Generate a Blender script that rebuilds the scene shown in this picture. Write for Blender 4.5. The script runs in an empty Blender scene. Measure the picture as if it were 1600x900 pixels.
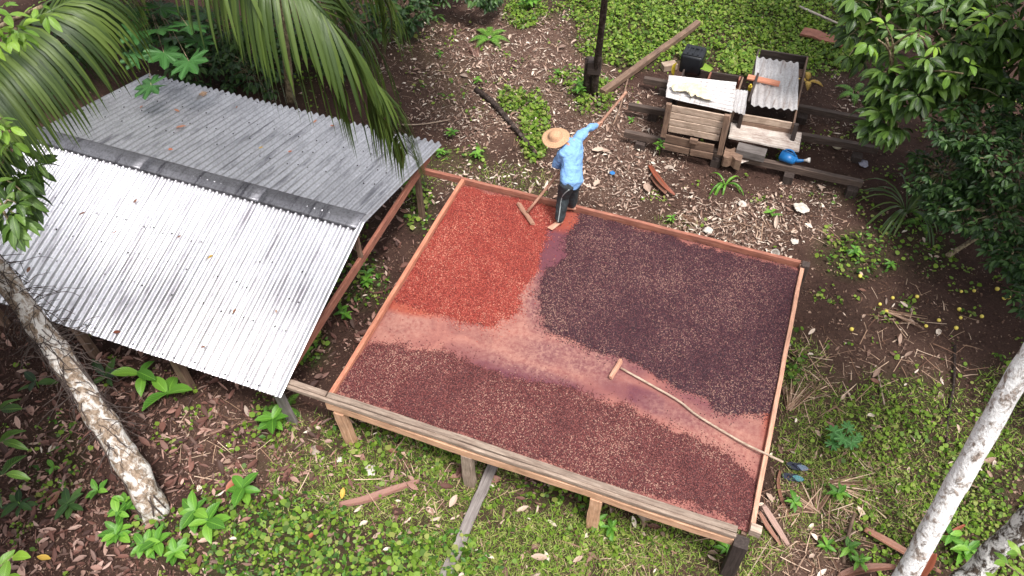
import bpy, bmesh, math, random
import numpy as np
from mathutils import Vector, Matrix, Euler, noise

random.seed(7)
rng = np.random.default_rng(7)
SC = bpy.context.scene
COL = SC.collection
R = math.radians

# ------------------------------------------------------------------ camera
CAM_H = 9.0
FW = np.array([-0.24148, 0.60384, -0.75960])
F_PX, PITCH, ROLL, YAW = 1251.15, 0.862602, -0.0237596, -0.3802207
cy_, sy_ = math.cos(YAW), math.sin(YAW)
FW = np.array([sy_*math.cos(PITCH), cy_*math.cos(PITCH), -math.sin(PITCH)])
RT0 = np.array([cy_, -sy_, 0.0]); UP0 = np.cross(RT0, FW)
RT = math.cos(ROLL)*RT0 + math.sin(ROLL)*UP0
UP = -math.sin(ROLL)*RT0 + math.cos(ROLL)*UP0
CAMP = np.array([0.0, 0.0, CAM_H])
cam = bpy.data.cameras.new('camera'); camo = bpy.data.objects.new('camera', cam); COL.objects.link(camo)
camo.matrix_world = Matrix(((RT[0], UP[0], -FW[0], 0), (RT[1], UP[1], -FW[1], 0), (RT[2], UP[2], -FW[2], CAM_H), (0, 0, 0, 1)))
cam.sensor_width = 36; cam.lens = F_PX/1600*36; cam.clip_end = 800; cam.clip_start = 0.05
SC.camera = camo

# ------------------------------------------------------------------ light
SUN_EL, SUN_AZ = 66, 128          # degrees; azimuth measured clockwise from +Y
w = bpy.data.worlds.new('World'); SC.world = w; w.use_nodes = True
nt = w.node_tree; bg = nt.nodes['Background']
sky = nt.nodes.new('ShaderNodeTexSky'); sky.sky_type = 'NISHITA'; sky.sun_disc = False
sky.sun_elevation = R(SUN_EL); sky.sun_rotation = R(SUN_AZ); sky.air_density = 1.0; sky.dust_density = 4.0
hsv = nt.nodes.new('ShaderNodeHueSaturation'); hsv.inputs['Saturation'].default_value = 0.22; hsv.inputs['Value'].default_value = 1.0
nt.links.new(sky.outputs[0], hsv.inputs['Color']); nt.links.new(hsv.outputs[0], bg.inputs[0]); bg.inputs[1].default_value = 0.15
sl = bpy.data.lights.new('sun', 'SUN'); sl.energy = 2.2; sl.angle = R(11); sl.color = (1, .965, .92)
so = bpy.data.objects.new('sun', sl); COL.objects.link(so)
az, el = R(SUN_AZ), R(SUN_EL)
sd = Vector((math.sin(az)*math.cos(el), math.cos(az)*math.cos(el), math.sin(el)))
so.rotation_euler = sd.to_track_quat('Z', 'Y').to_euler(); so.location = sd*60
SC.view_settings.view_transform = 'Standard'; SC.view_settings.look = 'None'
SC.view_settings.exposure = 0.78; SC.view_settings.gamma = 1.0
SC.view_settings.use_curve_mapping = False

# ------------------------------------------------------------------ geometry of the place
def P(px, py, z=0.0):
    """point at height z along the survey ray (photo coordinates)"""
    d = FW*F_PX + RT*(px-800) - UP*(py-450)
    return Vector(CAMP + d*(z-CAM_H)/d[2])
def proj(X):
    D = X - CAMP; z = D @ FW
    return 800 + F_PX*(D @ RT)/z, 450 - F_PX*(D @ UP)/z, z

def vnoise(x, y, s=1.0, seed=0):
    x = np.asarray(x)*s + seed*17.3; y = np.asarray(y)*s + seed*9.7
    xi = np.floor(x).astype(np.int64); yi = np.floor(y).astype(np.int64); fx = x-xi; fy = y-yi
    fx = fx*fx*(3-2*fx); fy = fy*fy*(3-2*fy)
    def h(a, b):
        n = (a*374761393 + b*668265263 + seed*144665) & 0x7fffffff
        n = ((n ^ (n >> 13))*1274126177) & 0x7fffffff
        return ((n ^ (n >> 16)) & 0xffff)/65535.0
    return (h(xi, yi)*(1-fx)+h(xi+1, yi)*fx)*(1-fy) + (h(xi, yi+1)*(1-fx)+h(xi+1, yi+1)*fx)*fy
def gz(x, y):
    return (vnoise(x, y, .5, 1)-.5)*.10 + (vnoise(x, y, 1.7, 2)-.5)*.06 + (vnoise(x, y, 6, 3)-.5)*.025
def G(px, py):
    p = P(px, py, 0); z = float(gz(p.x, p.y)); p = P(px, py, z); return p

# ------------------------------------------------------------------ naming helpers
def tag(o, label=None, cat=None, group=None, kind=None):
    if label: o['label'] = label
    if cat: o['category'] = cat
    if group: o['group'] = group
    if kind: o['kind'] = kind
    return o
WM = {}
def empty(name, loc, label=None, cat=None, group=None, rz=0):
    o = bpy.data.objects.new(name, None); COL.objects.link(o)
    o.location = loc; o.rotation_euler = (0, 0, rz); o.empty_display_size = .1
    WM[o] = Matrix.Translation(Vector(loc)) @ Matrix.Rotation(rz, 4, 'Z')
    return tag(o, label, cat, group)
def put(name, me, M=Matrix.Identity(4), parent=None):
    """link a mesh as an object whose world matrix is M, below parent if given"""
    o = bpy.data.objects.new(name, me); COL.objects.link(o)
    WM[o] = M.copy()
    if parent is not None:
        o.parent = parent; o.matrix_basis = WM[parent].inverted() @ M
    else:
        o.matrix_basis = M
    return o
def fin(me, m, smooth=False):
    if m is not None and not me.materials: me.materials.append(m)
    if smooth: me.shade_smooth()
    return me

# ------------------------------------------------------------------ materials
def rgb(c): return (c[0], c[1], c[2], 1)
class NT:
    def __init__(s, name):
        s.m = bpy.data.materials.new(name); s.m.use_nodes = True
        s.t = s.m.node_tree; s.b = s.t.nodes['Principled BSDF']
    def n(s, typ, **kw):
        nd = s.t.nodes.new(typ)
        for k, v in kw.items():
            if k in nd.inputs.keys() and not hasattr(nd, k): nd.inputs[k].default_value = v
            elif hasattr(nd, k): setattr(nd, k, v)
            else: nd.inputs[k].default_value = v
        return nd
    def l(s, a, b): s.t.links.new(a, b)
    def coord(s, kind='Object', scale=(1, 1, 1), rnd=False):
        c = s.n('ShaderNodeTexCoord'); mp = s.n('ShaderNodeMapping'); mp.inputs['Scale'].default_value = scale
        s.l(c.outputs[kind], mp.inputs[0])
        if rnd:
            oi = s.n('ShaderNodeObjectInfo'); mu = s.n('ShaderNodeMath', operation='MULTIPLY'); mu.inputs[1].default_value = 37
            s.l(oi.outputs['Random'], mu.inputs[0]); s.l(mu.outputs[0], mp.inputs['Location'])
        return mp.outputs[0]
    def noise(s, vec, scale, detail=5, rough=.6, dist=0):
        nd = s.n('ShaderNodeTexNoise'); nd.inputs['Scale'].default_value = scale; nd.inputs['Detail'].default_value = detail
        nd.inputs['Roughness'].default_value = rough; nd.inputs['Distortion'].default_value = dist
        s.l(vec, nd.inputs['Vector']); return nd.outputs[0]
    def ramp(s, fac, stops):
        r = s.n('ShaderNodeValToRGB'); e = r.color_ramp.elements
        while len(e) < len(stops): e.new(.5)
        for i, (p, c) in enumerate(stops):
            e[i].position = p; e[i].color = rgb(c) if len(c) == 3 else c
        s.l(fac, r.inputs[0]); return r.outputs[0]
    def mix(s, fac, a, b, mode='MIX'):
        mx = s.n('ShaderNodeMix'); mx.data_type = 'RGBA'; mx.blend_type = mode
        for sock, v in ((mx.inputs[0], fac), (mx.inputs[6], a), (mx.inputs[7], b)):
            if hasattr(v, 'is_output'): s.l(v, sock)
            elif isinstance(v, (int, float)): sock.default_value = v
            else: sock.default_value = rgb(v)
        return mx.outputs[2]
    def math(s, op, a, b=0.5, clamp=False):
        m = s.n('ShaderNodeMath', operation=op); m.use_clamp = clamp
        for i, v in enumerate((a, b)):
            if hasattr(v, 'is_output'): s.l(v, m.inputs[i])
            else: m.inputs[i].default_value = v
        return m.outputs[0]
    def bump(s, h, strength=.3, dist=.01):
        b = s.n('ShaderNodeBump'); b.inputs['Strength'].default_value = strength; b.inputs['Distance'].default_value = dist
        s.l(h, b.inputs['Height']); s.l(b.outputs[0], s.b.inputs['Normal'])
    def out(s, col=None, rough=.7, metal=0, spec=.4):
        if col is not None:
            if hasattr(col, 'is_output'): s.l(col, s.b.inputs['Base Color'])
            else: s.b.inputs['Base Color'].default_value = rgb(col)
        if hasattr(rough, 'is_output'): s.l(rough, s.b.inputs['Roughness'])
        else: s.b.inputs['Roughness'].default_value = rough
        s.b.inputs['Metallic'].default_value = metal; s.b.inputs['Specular IOR Level'].default_value = spec
        return s.m

def wood(name, c1, c2, c3, rough=.75, grime=(.05, .035, .03), gr=.5):
    """sawn board, grain along local X"""
    t = NT(name); v = t.coord('Object', (1.2, 14, 14), rnd=True); v2 = t.coord('Object', (1, 1, 1), rnd=True)
    g = t.noise(v, 3.2, 6, .65, .4); c = t.ramp(g, [(.28, c1), (.5, c2), (.74, c3)])
    st = t.noise(v2, 4.5, 5, .7)
    c = t.mix(t.ramp(st, [(.42, (0, 0, 0)), (.75, (gr, gr, gr))]), c, grime)
    oi = t.n('ShaderNodeObjectInfo'); k = t.math('MULTIPLY_ADD', oi.outputs['Random'], .5); t.t.nodes[-1].inputs[2].default_value = .75
    c = t.mix(1.0, c, k, 'MULTIPLY')
    t.bump(g, .5, .006)
    return t.out(c, rough)
M_ = {}
M_['wood_pink'] = wood('wood_pink', (.30, .10, .06), (.47, .19, .115), (.58, .27, .17), gr=.35, grime=(.17, .06, .05))
M_['wood_grey'] = wood('wood_grey', (.15, .11, .085), (.34, .255, .20), (.52, .41, .33), gr=.5, grime=(.12, .06, .04))
M_['wood_orange'] = wood('wood_orange', (.30, .15, .09), (.54, .31, .19), (.66, .43, .30), gr=.35)
M_['wood_dark'] = wood('wood_dark', (.022, .015, .013), (.05, .035, .03), (.10, .075, .065))
M_['skid'] = wood('wood_skid', (.045, .03, .024), (.09, .062, .05), (.17, .12, .095))
M_['wood_brown'] = wood('wood_brown', (.10, .055, .04), (.21, .13, .09), (.33, .22, .15), gr=.6)
M_['wood_tan'] = wood('wood_tan', (.20, .13, .095), (.46, .34, .26), (.64, .51, .41), gr=.6, grime=(.12, .08, .05))
M_['wood_pale'] = wood('wood_pale', (.22, .14, .11), (.60, .52, .46), (.80, .74, .69), gr=.6, grime=(.19, .10, .08))
M_['wood_redrail'] = wood('wood_redrail', (.16, .055, .038), (.30, .115, .075), (.40, .19, .13), gr=.5, grime=(.08, .03, .03))
M_['handle'] = wood('handle_wood', (.28, .13, .09), (.46, .24, .16), (.58, .34, .25), gr=.3)
M_['stick'] = wood('stick', (.20, .14, .10), (.38, .28, .21), (.52, .42, .33), gr=.4)
M_['board_dull'] = wood('board_dull', (.11, .09, .085), (.19, .165, .155), (.28, .25, .235), gr=.4)

def metal(name, base, rough, dark, streak=.5):
    t = NT(name); v = t.coord('Object', (9, .7, 1), rnd=True); v2 = t.coord('Object', (1, 1, 1), rnd=True)
    g = t.noise(v, 1.6, 6, .7); f = t.noise(v2, 26, 4, .6); b = t.noise(v2, 1.1, 4, .6)
    c = t.ramp(g, [(.33, dark), (.47, base), (.60, base), (.70, tuple(min(1, x*1.35) for x in base))])
    c = t.mix(t.ramp(f, [(.45, (0, 0, 0)), (.75, (streak,)*3)]), c, dark)
    c = t.mix(t.ramp(b, [(.5, (0, 0, 0)), (.8, (streak*.8,)*3)]), c, dark)
    r = t.math('MULTIPLY_ADD', f, .3); t.t.nodes[-1].inputs[2].default_value = rough-.12
    t.bump(f, .08, .003)
    return t.out(c, r, .9, .5)
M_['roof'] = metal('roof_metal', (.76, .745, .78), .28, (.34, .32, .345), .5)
M_['roof_dimmed'] = metal('roof_metal_dimmed', (.60, .595, .63), .42, (.24, .235, .26), .6)  # darker copy of the roof metal; far slope's dim reflection put into the colour
M_['ridge_metal'] = metal('ridge_metal', (.30, .295, .32), .5, (.09, .085, .1), .7)
M_['sheet_white'] = metal('sheet_white', (.54, .52, .52), .5, (.24, .19, .17), .6)
M_['sheet_white'].node_tree.nodes['Principled BSDF'].inputs['Metallic'].default_value = .35

def leafmat(name, cols, rough=.45, vein=.35, veincol=None, trans=.25, spec=.5, yellow=None):
    t = NT(name)
    a = t.n('ShaderNodeAttribute'); a.attribute_name = 'luv'; sp = t.n('ShaderNodeSeparateXYZ'); t.l(a.outputs['Vector'], sp.inputs[0])
    oi = t.n('ShaderNodeObjectInfo'); r = t.math('FRACT', t.math('ADD', sp.outputs[2], oi.outputs['Random']))
    n = len(cols); c = t.ramp(r, [((i+.5)/n, cc) for i, cc in enumerate(cols)])
    if vein:
        u = t.math('ABSOLUTE', t.math('SUBTRACT', sp.outputs[0], .5))        # 0 on the midrib
        mid = t.math('LESS_THAN', u, .035)
        ph = t.math('SUBTRACT', t.math('MULTIPLY', sp.outputs[1], 11.0), t.math('MULTIPLY', u, 5.0))
        side = t.math('LESS_THAN', t.math('FRACT', ph), .16)
        v = t.math('MAXIMUM', mid, t.math('MULTIPLY', side, .55))
        c = t.mix(t.math('MULTIPLY', v, vein), c, veincol or tuple(min(1, x*2.2+.02) for x in cols[-1]))
        saw = t.math('ABSOLUTE', t.math('SUBTRACT', t.math('FRACT', ph), .5)); t.bump(saw, .35, .006)
    t.out(c, rough, 0, spec)
    if trans:
        tr = t.n('ShaderNodeBsdfTranslucent'); t.l(t.mix(1, c, (1.5, 1.7, .7), 'MULTIPLY') if True else c, tr.inputs[0])
        ms = t.n('ShaderNodeMixShader'); ms.inputs[0].default_value = trans
        t.l(t.b.outputs[0], ms.inputs[1]); t.l(tr.outputs[0], ms.inputs[2])
        t.l(ms.outputs[0], t.t.nodes['Material Output'].inputs[0])
    return t.m
M_['cocoa'] = leafmat('cocoa_leaf', [(.020, .045, .010), (.035, .075, .014), (.055, .11, .02), (.085, .16, .028), (.13, .22, .04)], .40, .35)
M_['cocoa_light'] = leafmat('cocoa_leaf_light', [(.10, .20, .02), (.16, .28, .03), (.23, .36, .04), (.12, .23, .03)], .4, .4)
M_['dark_leaf'] = leafmat('shrub_leaf', [(.016, .042, .012), (.028, .068, .018), (.045, .10, .024), (.075, .15, .034)], .42, .2)
M_['palm'] = leafmat('palm_leaf', [(.024, .046, .009), (.04, .07, .012), (.062, .10, .016), (.11, .16, .03), (.05, .085, .014)], .42, .25)
M_['broad'] = leafmat('broad_leaf', [(.06, .17, .02), (.09, .24, .028), (.13, .30, .035), (.18, .36, .045)], .42, .3)
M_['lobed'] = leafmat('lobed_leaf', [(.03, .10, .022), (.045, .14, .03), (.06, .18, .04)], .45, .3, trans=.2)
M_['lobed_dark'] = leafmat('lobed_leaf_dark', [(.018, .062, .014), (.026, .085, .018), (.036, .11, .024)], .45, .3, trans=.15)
M_['clover'] = leafmat('clover_leaf', [(.055, .11, .012), (.12, .21, .022), (.18, .29, .032), (.27, .38, .06), (.14, .235, .026), (.22, .33, .045), (.07, .13, .018), (.30, .33, .09)], .5, 0, trans=.3, spec=.3)
M_['clover_dark'] = leafmat('clover_leaf_dark', [(.035, .09, .014), (.055, .13, .02), (.08, .19, .028), (.10, .22, .03)], .5, 0, trans=.25, spec=.3)
M_['grass'] = leafmat('grass_blade', [(.13, .23, .025), (.22, .34, .045), (.32, .40, .08), (.50, .42, .22), (.16, .28, .035)], .55, 0, trans=.25, spec=.25)
M_['fern'] = leafmat('fern_leaf', [(.08, .20, .025), (.12, .27, .035), (.18, .34, .05)], .5, 0)
M_['litter'] = leafmat('litter_leaf', [(.045, .020, .016), (.12, .05, .038), (.20, .092, .07), (.34, .19, .15), (.52, .35, .29), (.08, .035, .026), (.16, .075, .058), (.24, .15, .125), (.06, .03, .022)], .6, .25, trans=0, spec=.3)
M_['husk'] = leafmat('pale_husk', [(.10, .05, .037), (.22, .13, .095), (.38, .26, .20), (.58, .45, .36), (.76, .66, .56), (.15, .08, .06), (.28, .175, .135), (.48, .35, .28)], .65, .15, trans=0, spec=.25)
M_['straw'] = leafmat('straw_bits', [(.12, .06, .04), (.20, .11, .07), (.34, .21, .14), (.50, .34, .24), (.62, .46, .34), (.28, .17, .12)], .65, 0, trans=0, spec=.25)
M_['crumb'] = leafmat('soil_crumbs', [(.045, .024, .018), (.08, .042, .03), (.13, .07, .05), (.20, .12, .085), (.055, .03, .022), (.30, .20, .15)], .8, 0, trans=0, spec=.2)
M_['strap'] = leafmat('strap_leaf', [(.05, .09, .02), (.08, .13, .03), (.13, .19, .045)], .4, 0)
M_['dead_red'] = leafmat('dead_leaf_red', [(.30, .09, .04), (.22, .06, .03)], .5, .2, trans=0)
M_['dead_yellow'] = leafmat('dead_leaf_yellow', [(.55, .33, .05), (.62, .40, .08)], .5, .2, trans=.1)
M_['dead_brown'] = leafmat('dead_leaf_brown', [(.16, .07, .045), (.24, .11, .07)], .6, .2, trans=0)
M_['dead_pale'] = leafmat('dead_leaf_pale', [(.38, .26, .20), (.50, .37, .29)], .6, .2, trans=0)

def plain(name, c, rough=.6, nz=.25, sc=8, spec=.4, metal_=0, bump=.15):
    t = NT(name); v = t.coord('Object', (1, 1, 1), rnd=True); g = t.noise(v, sc, 5, .65)
    col = t.mix(t.ramp(g, [(.35, (0, 0, 0)), (.7, (1, 1, 1))]), tuple(x*(1-nz) for x in c), tuple(min(1, x*(1+nz)) for x in c))
    t.bump(g, bump, .01); return t.out(col, rough, metal_, spec)
M_['black_plastic'] = plain('black_plastic', (.012, .013, .016), .38, .4)
M_['blue_plastic'] = plain('blue_plastic', (.012, .13, .36), .38, .2)
M_['blue_lid'] = plain('blue_lid', (.03, .17, .45), .5, .3)
M_['white_plastic'] = plain('white_plastic', (.62, .58, .54), .5, .15)
M_['yellow_plastic'] = plain('yellow_plastic', (.55, .42, .03), .45, .2)
M_['cream_cloth'] = plain('cream_cloth', (.66, .57, .40), .8, .25, 12)
M_['paper'] = plain('paper', (.58, .52, .46), .75, .3, 14)
M_['bag'] = plain('grey_bag', (.30, .29, .36), .5, .35, 20)
M_['straw_hat'] = plain('straw_hat', (.50, .29, .17), .8, .25, 60)
M_['skin'] = plain('skin', (.50, .26, .18), .55, .12, 20)
M_['hair'] = plain('hair', (.012, .010, .009), .6, .3)
M_['trousers'] = plain('trousers', (.034, .043, .048), .75, .35, 12, bump=.5)
M_['stripe'] = plain('trouser_stripe', (.38, .42, .42), .7, .2)
M_['fruit'] = plain('fruit', (.85, .68, .13), .45, .2)
M_['sandal'] = plain('sandal', (.022, .026, .045), .6, .3)
M_['sandal_print'] = plain('sandal_print', (.13, .17, .24), .6, .6, 60)
M_['sandal_teal'] = plain('sandal_teal', (.08, .22, .24), .6, .6, 60)
M_['nail'] = plain('roof_nail', (.02, .018, .018), .7, .2)
M_['fungus'] = plain('stone', (.33, .26, .22), .85, .3, 10)

t = NT('shirt_cloth'); v = t.coord('Object', (1, 1, 1)); g = t.noise(v, 5, 3, .5, 1.2)
wv = t.n('ShaderNodeTexWave'); wv.inputs['Scale'].default_value = 9; wv.inputs['Distortion'].default_value = 5; wv.inputs['Detail'].default_value = 2
wv.bands_direction = 'DIAGONAL'; t.l(v, wv.inputs[0]); hh = t.math('ADD', g, t.math('MULTIPLY', wv.outputs[1], .35))
t.bump(g, .6, .05); M_['shirt'] = t.out(t.mix(g, (.17, .33, .62), (.23, .41, .70)), .8, spec=.2)

def bark(name, light, mid, dark, cover=.5, sc=7):
    t = NT(name); v = t.coord('Object', (1, 1, .75)); a = t.noise(v, sc, 6, .7, .5); b = t.noise(v, sc*3.2, 5, .6)
    c = t.mix(t.ramp(b, [(.4, (0, 0, 0)), (.65, (1, 1, 1))]), mid, dark)
    c = t.mix(t.ramp(a, [(cover-.07, (1, 1, 1)), (cover+.04, (0, 0, 0))]), c, light)
    d = t.noise(v, sc*6, 4, .6); c = t.mix(t.ramp(d, [(.55, (0, 0, 0)), (.7, (.6, .6, .6))]), c, mid)
    t.bump(t.math('ADD', a, b), .9, .025); return t.out(c, .85, spec=.2)
M_['bark_white'] = bark('bark_white', (.90, .88, .86), (.42, .34, .29), (.15, .115, .09), .56, 11)
M_['bark_lichen'] = bark('bark_lichen', (.72, .68, .64), (.36, .27, .20), (.14, .10, .07), .49, 9)
M_['bark_moss'] = bark('bark_moss', (.78, .76, .72), (.10, .075, .055), (.04, .03, .025), .52, 10)
M_['bark_brown'] = bark('bark_brown', (.36, .29, .18), (.20, .145, .09), (.07, .05, .035), .5, 9)
M_['bark_dark'] = bark('bark_dark', (.11, .085, .075), (.06, .040, .034), (.015, .012, .01), .45, 9)

# soil
t = NT('soil'); v = t.coord('Object'); a = t.n('ShaderNodeAttribute'); a.attribute_name = 'zone'
sp = t.n('ShaderNodeSeparateColor'); t.l(a.outputs['Color'], sp.inputs[0])
n1 = t.noise(v, .9, 6, .65); n2 = t.noise(v, 14, 6, .7); n3 = t.noise(v, 55, 4, .7)
c = t.ramp(n1, [(.3, (.024, .012, .009)), (.5, (.048, .025, .019)), (.72, (.09, .049, .037))])
c = t.mix(t.ramp(n2, [(.35, (.0, .0, .0)), (.75, (.45, .45, .45))]), c, (.115, .062, .048))
c = t.mix(t.ramp(n3, [(.5, (0, 0, 0)), (.8, (.5, .5, .5))]), c, (.03, .018, .014))
c = t.mix(t.math('MULTIPLY', sp.outputs[0], .55), c, t.mix(n2, (.08, .045, .034), (.25, .155, .115)))
c = t.mix(t.math('MULTIPLY', sp.outputs[1], t.ramp(n2, [(.35, (.2, .2, .2)), (.6, (.7, .7, .7))])), c, t.mix(n3, (.022, .032, .010), (.06, .085, .02)))
t.bump(t.math('ADD', n2, t.math('MULTIPLY', n3, .5)), .9, .04); M_['soil'] = t.out(c, .9, spec=.2)

# stained deck
t = NT('deck_stained'); v = t.coord('Object'); a = t.n('ShaderNodeAttribute'); a.attribute_name = 'zone'
sp = t.n('ShaderNodeSeparateColor'); t.l(a.outputs['Color'], sp.inputs[0])
n1 = t.noise(v, 2.2, 7, .68, .8); n2 = t.noise(v, 22, 6, .7); n3 = t.noise(v, 90, 3, .7)
c = t.ramp(n1, [(.28, (.155, .050, .050)), (.44, (.24, .090, .078)), (.6, (.33, .135, .108)), (.78, (.36, .18, .15))])
c = t.mix(t.math('MULTIPLY', t.ramp(n1, [(.35, (.5,)*3), (.6, (1,)*3)]), sp.outputs[0]), c, t.mix(n2, (.075, .022, .036), (.17, .055, .068)))
c = t.mix(t.math('MULTIPLY', t.ramp(n2, [(.35, (0,)*3), (.75, (1,)*3)]), sp.outputs[1]), c, (.39, .205, .16))
c = t.mix(t.math('MULTIPLY', sp.outputs[2], .85), c, t.mix(n2, (.26, .040, .022), (.36, .085, .045)))
c = t.mix(t.ramp(n2, [(.35, (.35,)*3), (.5, (0,)*3)]), c, (.22, .07, .06))
c = t.mix(t.ramp(n3, [(.62, (0,)*3), (.75, (.35,)*3)]), c, (.55, .35, .28))
t.bump(n2, .3, .006); M_['deck'] = t.out(c, .8, spec=.25)

def beanmat(name, stops):
    t = NT(name); a = t.n('ShaderNodeAttribute'); a.attribute_type = 'INSTANCER'; a.attribute_name = 'rnd'
    v = t.coord('Object'); g = t.noise(v, 60, 2, .5)
    c = t.ramp(a.outputs['Fac'], stops); c = t.mix(t.math('MULTIPLY', g, .35), c, tuple(x*.4 for x in stops[1][1]))
    return t.out(c, .5, spec=.35)
M_['bean_red'] = beanmat('bean_red', [(0, (.09, .010, .008)), (.35, (.24, .027, .019)), (.7, (.36, .055, .038)), (.92, (.47, .12, .08)), (.985, (.56, .26, .18))])
M_['bean_purple'] = beanmat('bean_purple', [(0, (.018, .004, .009)), (.45, (.052, .012, .020)), (.8, (.105, .032, .038)), (.93, (.20, .085, .075)), (.99, (.32, .18, .14))])
M_['bean_maroon'] = beanmat('bean_maroon', [(0, (.035, .008, .010)), (.45, (.112, .024, .024)), (.8, (.19, .052, .046)), (.93, (.27, .095, .08)), (.99, (.42, .24, .18))])
for k, c in (('heap_red', (.16, .025, .016)), ('heap_purple', (.032, .012, .018)), ('heap_maroon', (.07, .02, .02))): M_[k] = plain(k, c, .8)

# ------------------------------------------------------------------ mesh helpers
def qmesh(name, V, Q, luv=None, m=None, smooth=False, attr=None):
    me = bpy.data.meshes.new(name); V = np.asarray(V, np.float32); Q = np.asarray(Q, np.int32)
    me.vertices.add(len(V)); me.vertices.foreach_set('co', V.ravel())
    k = Q.shape[1]; me.loops.add(Q.size); me.loops.foreach_set('vertex_index', Q.ravel())
    me.polygons.add(len(Q)); me.polygons.foreach_set('loop_start', np.arange(0, Q.size, k, dtype=np.int32))
    if luv is not None:
        a = me.attributes.new('luv', 'FLOAT_VECTOR', 'POINT'); a.data.foreach_set('vector', np.asarray(luv, np.float32).ravel())
    if attr is not None:
        a = me.attributes.new('zone', 'FLOAT_COLOR', 'POINT'); a.data.foreach_set('color', np.asarray(attr, np.float32).ravel())
    me.update(calc_edges=True)
    if smooth: me.shade_smooth()
    if m is not None: me.materials.append(m)
    return me
def strip(L=1, Wd=.35, seg=4, droop=.25, fold=.15, wave=0, prof=None, cols=2):
    """leaf along +Y, cupped; cols 1 (flat) or 2 (folded at midrib)"""
    V = []; Q = []; U = []
    for i in range(seg+1):
        s = i/seg
        wdt = (prof(s) if prof else (math.sin(math.pi*min(1, s*.93+.045))**.8))*Wd/2
        y = L*(s-.06*s*s*droop*4); z = -droop*L*s*s + wave*math.sin(s*9)*L*.03
        for j in range(cols+1):
            a = j/cols*2-1
            V.append((a*wdt, y, z+abs(a)*fold*wdt*1.5 if cols == 2 else z)); U.append((j/cols, s, 0))
    n = cols+1
    for i in range(seg):
        for j in range(cols): Q.append((i*n+j, i*n+j+1, (i+1)*n+j+1, (i+1)*n+j))
    return np.array(V), np.array(Q), np.array(U, float)
def disc(r=1, cup=.15, jag=0):
    V = []; U = []
    for i in range(6):
        a = i*math.pi/3+.3; k = r*(1+jag*(random.random()-.5)); V.append((math.cos(a)*k, math.sin(a)*k, cup*r*(i % 2))); U.append((.5, .5, 0))
    return np.array(V), np.array([(0, 1, 2, 3), (0, 3, 4, 5)]), np.array(U)
def chip(l=1, wd=.3, h=.2):
    V = np.array([(-wd/2, -l/2, 0), (wd/2, -l/2*.8, 0), (wd/2*.8, l/2, 0), (-wd/2, l/2*.9, 0), (-wd/2*.6, -l/2*.8, h), (wd/2*.7, -l/2*.7, h), (wd/2*.5, l/2*.8, h*.8), (-wd/2*.6, l/2*.7, h)])
    return V, np.array([(4, 5, 6, 7), (0, 1, 5, 4), (1, 2, 6, 5), (2, 3, 7, 6), (3, 0, 4, 7)]), np.zeros((8, 3))
def rotm(yaw, tx, ty):
    """N matrices Rz(yaw) Rx(tx) Ry(ty)"""
    c, s = np.cos, np.sin; o = np.zeros_like(yaw); l = np.ones_like(yaw)
    st = lambda *r: np.stack(r, -1).reshape(-1, 3, 3)
    Z = st(c(yaw), -s(yaw), o, s(yaw), c(yaw), o, o, o, l)
    X = st(l, o, o, o, c(tx), -s(tx), o, s(tx), c(tx)); Y = st(c(ty), o, s(ty), o, l, o, -s(ty), o, c(ty))
    return Z @ X @ Y
def merge(name, protos, pos, rot, scl, m, parent=None, smooth=True):
    """many small pieces joined into one mesh"""
    N = len(pos); var = rng.integers(0, len(protos), N); Vs, Qs, Us = [], [], []; off = 0
    for k, (v, q, u) in enumerate(protos):
        idx = np.where(var == k)[0]
        if not len(idx): continue
        s = scl[idx]; s = s[:, None, None] if s.ndim == 1 else s[:, None, :]
        vv = np.einsum('nij,nvj->nvi', rot[idx], v[None]*s) + pos[idx][:, None]
        uu = np.repeat(u[None], len(idx), 0).copy(); uu[:, :, 2] = rng.random(len(idx))[:, None]
        Vs.append(vv.reshape(-1, 3)); Us.append(uu.reshape(-1, 3))
        Qs.append((q[None]+(np.arange(len(idx))*len(v))[:, None, None]+off).reshape(-1, q.shape[1])); off += len(idx)*len(v)
    me = qmesh(name, np.concatenate(Vs), np.concatenate(Qs), np.concatenate(Us), m, smooth)
    M = Matrix.Identity(4)
    return put(name, me, M, parent)

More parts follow.
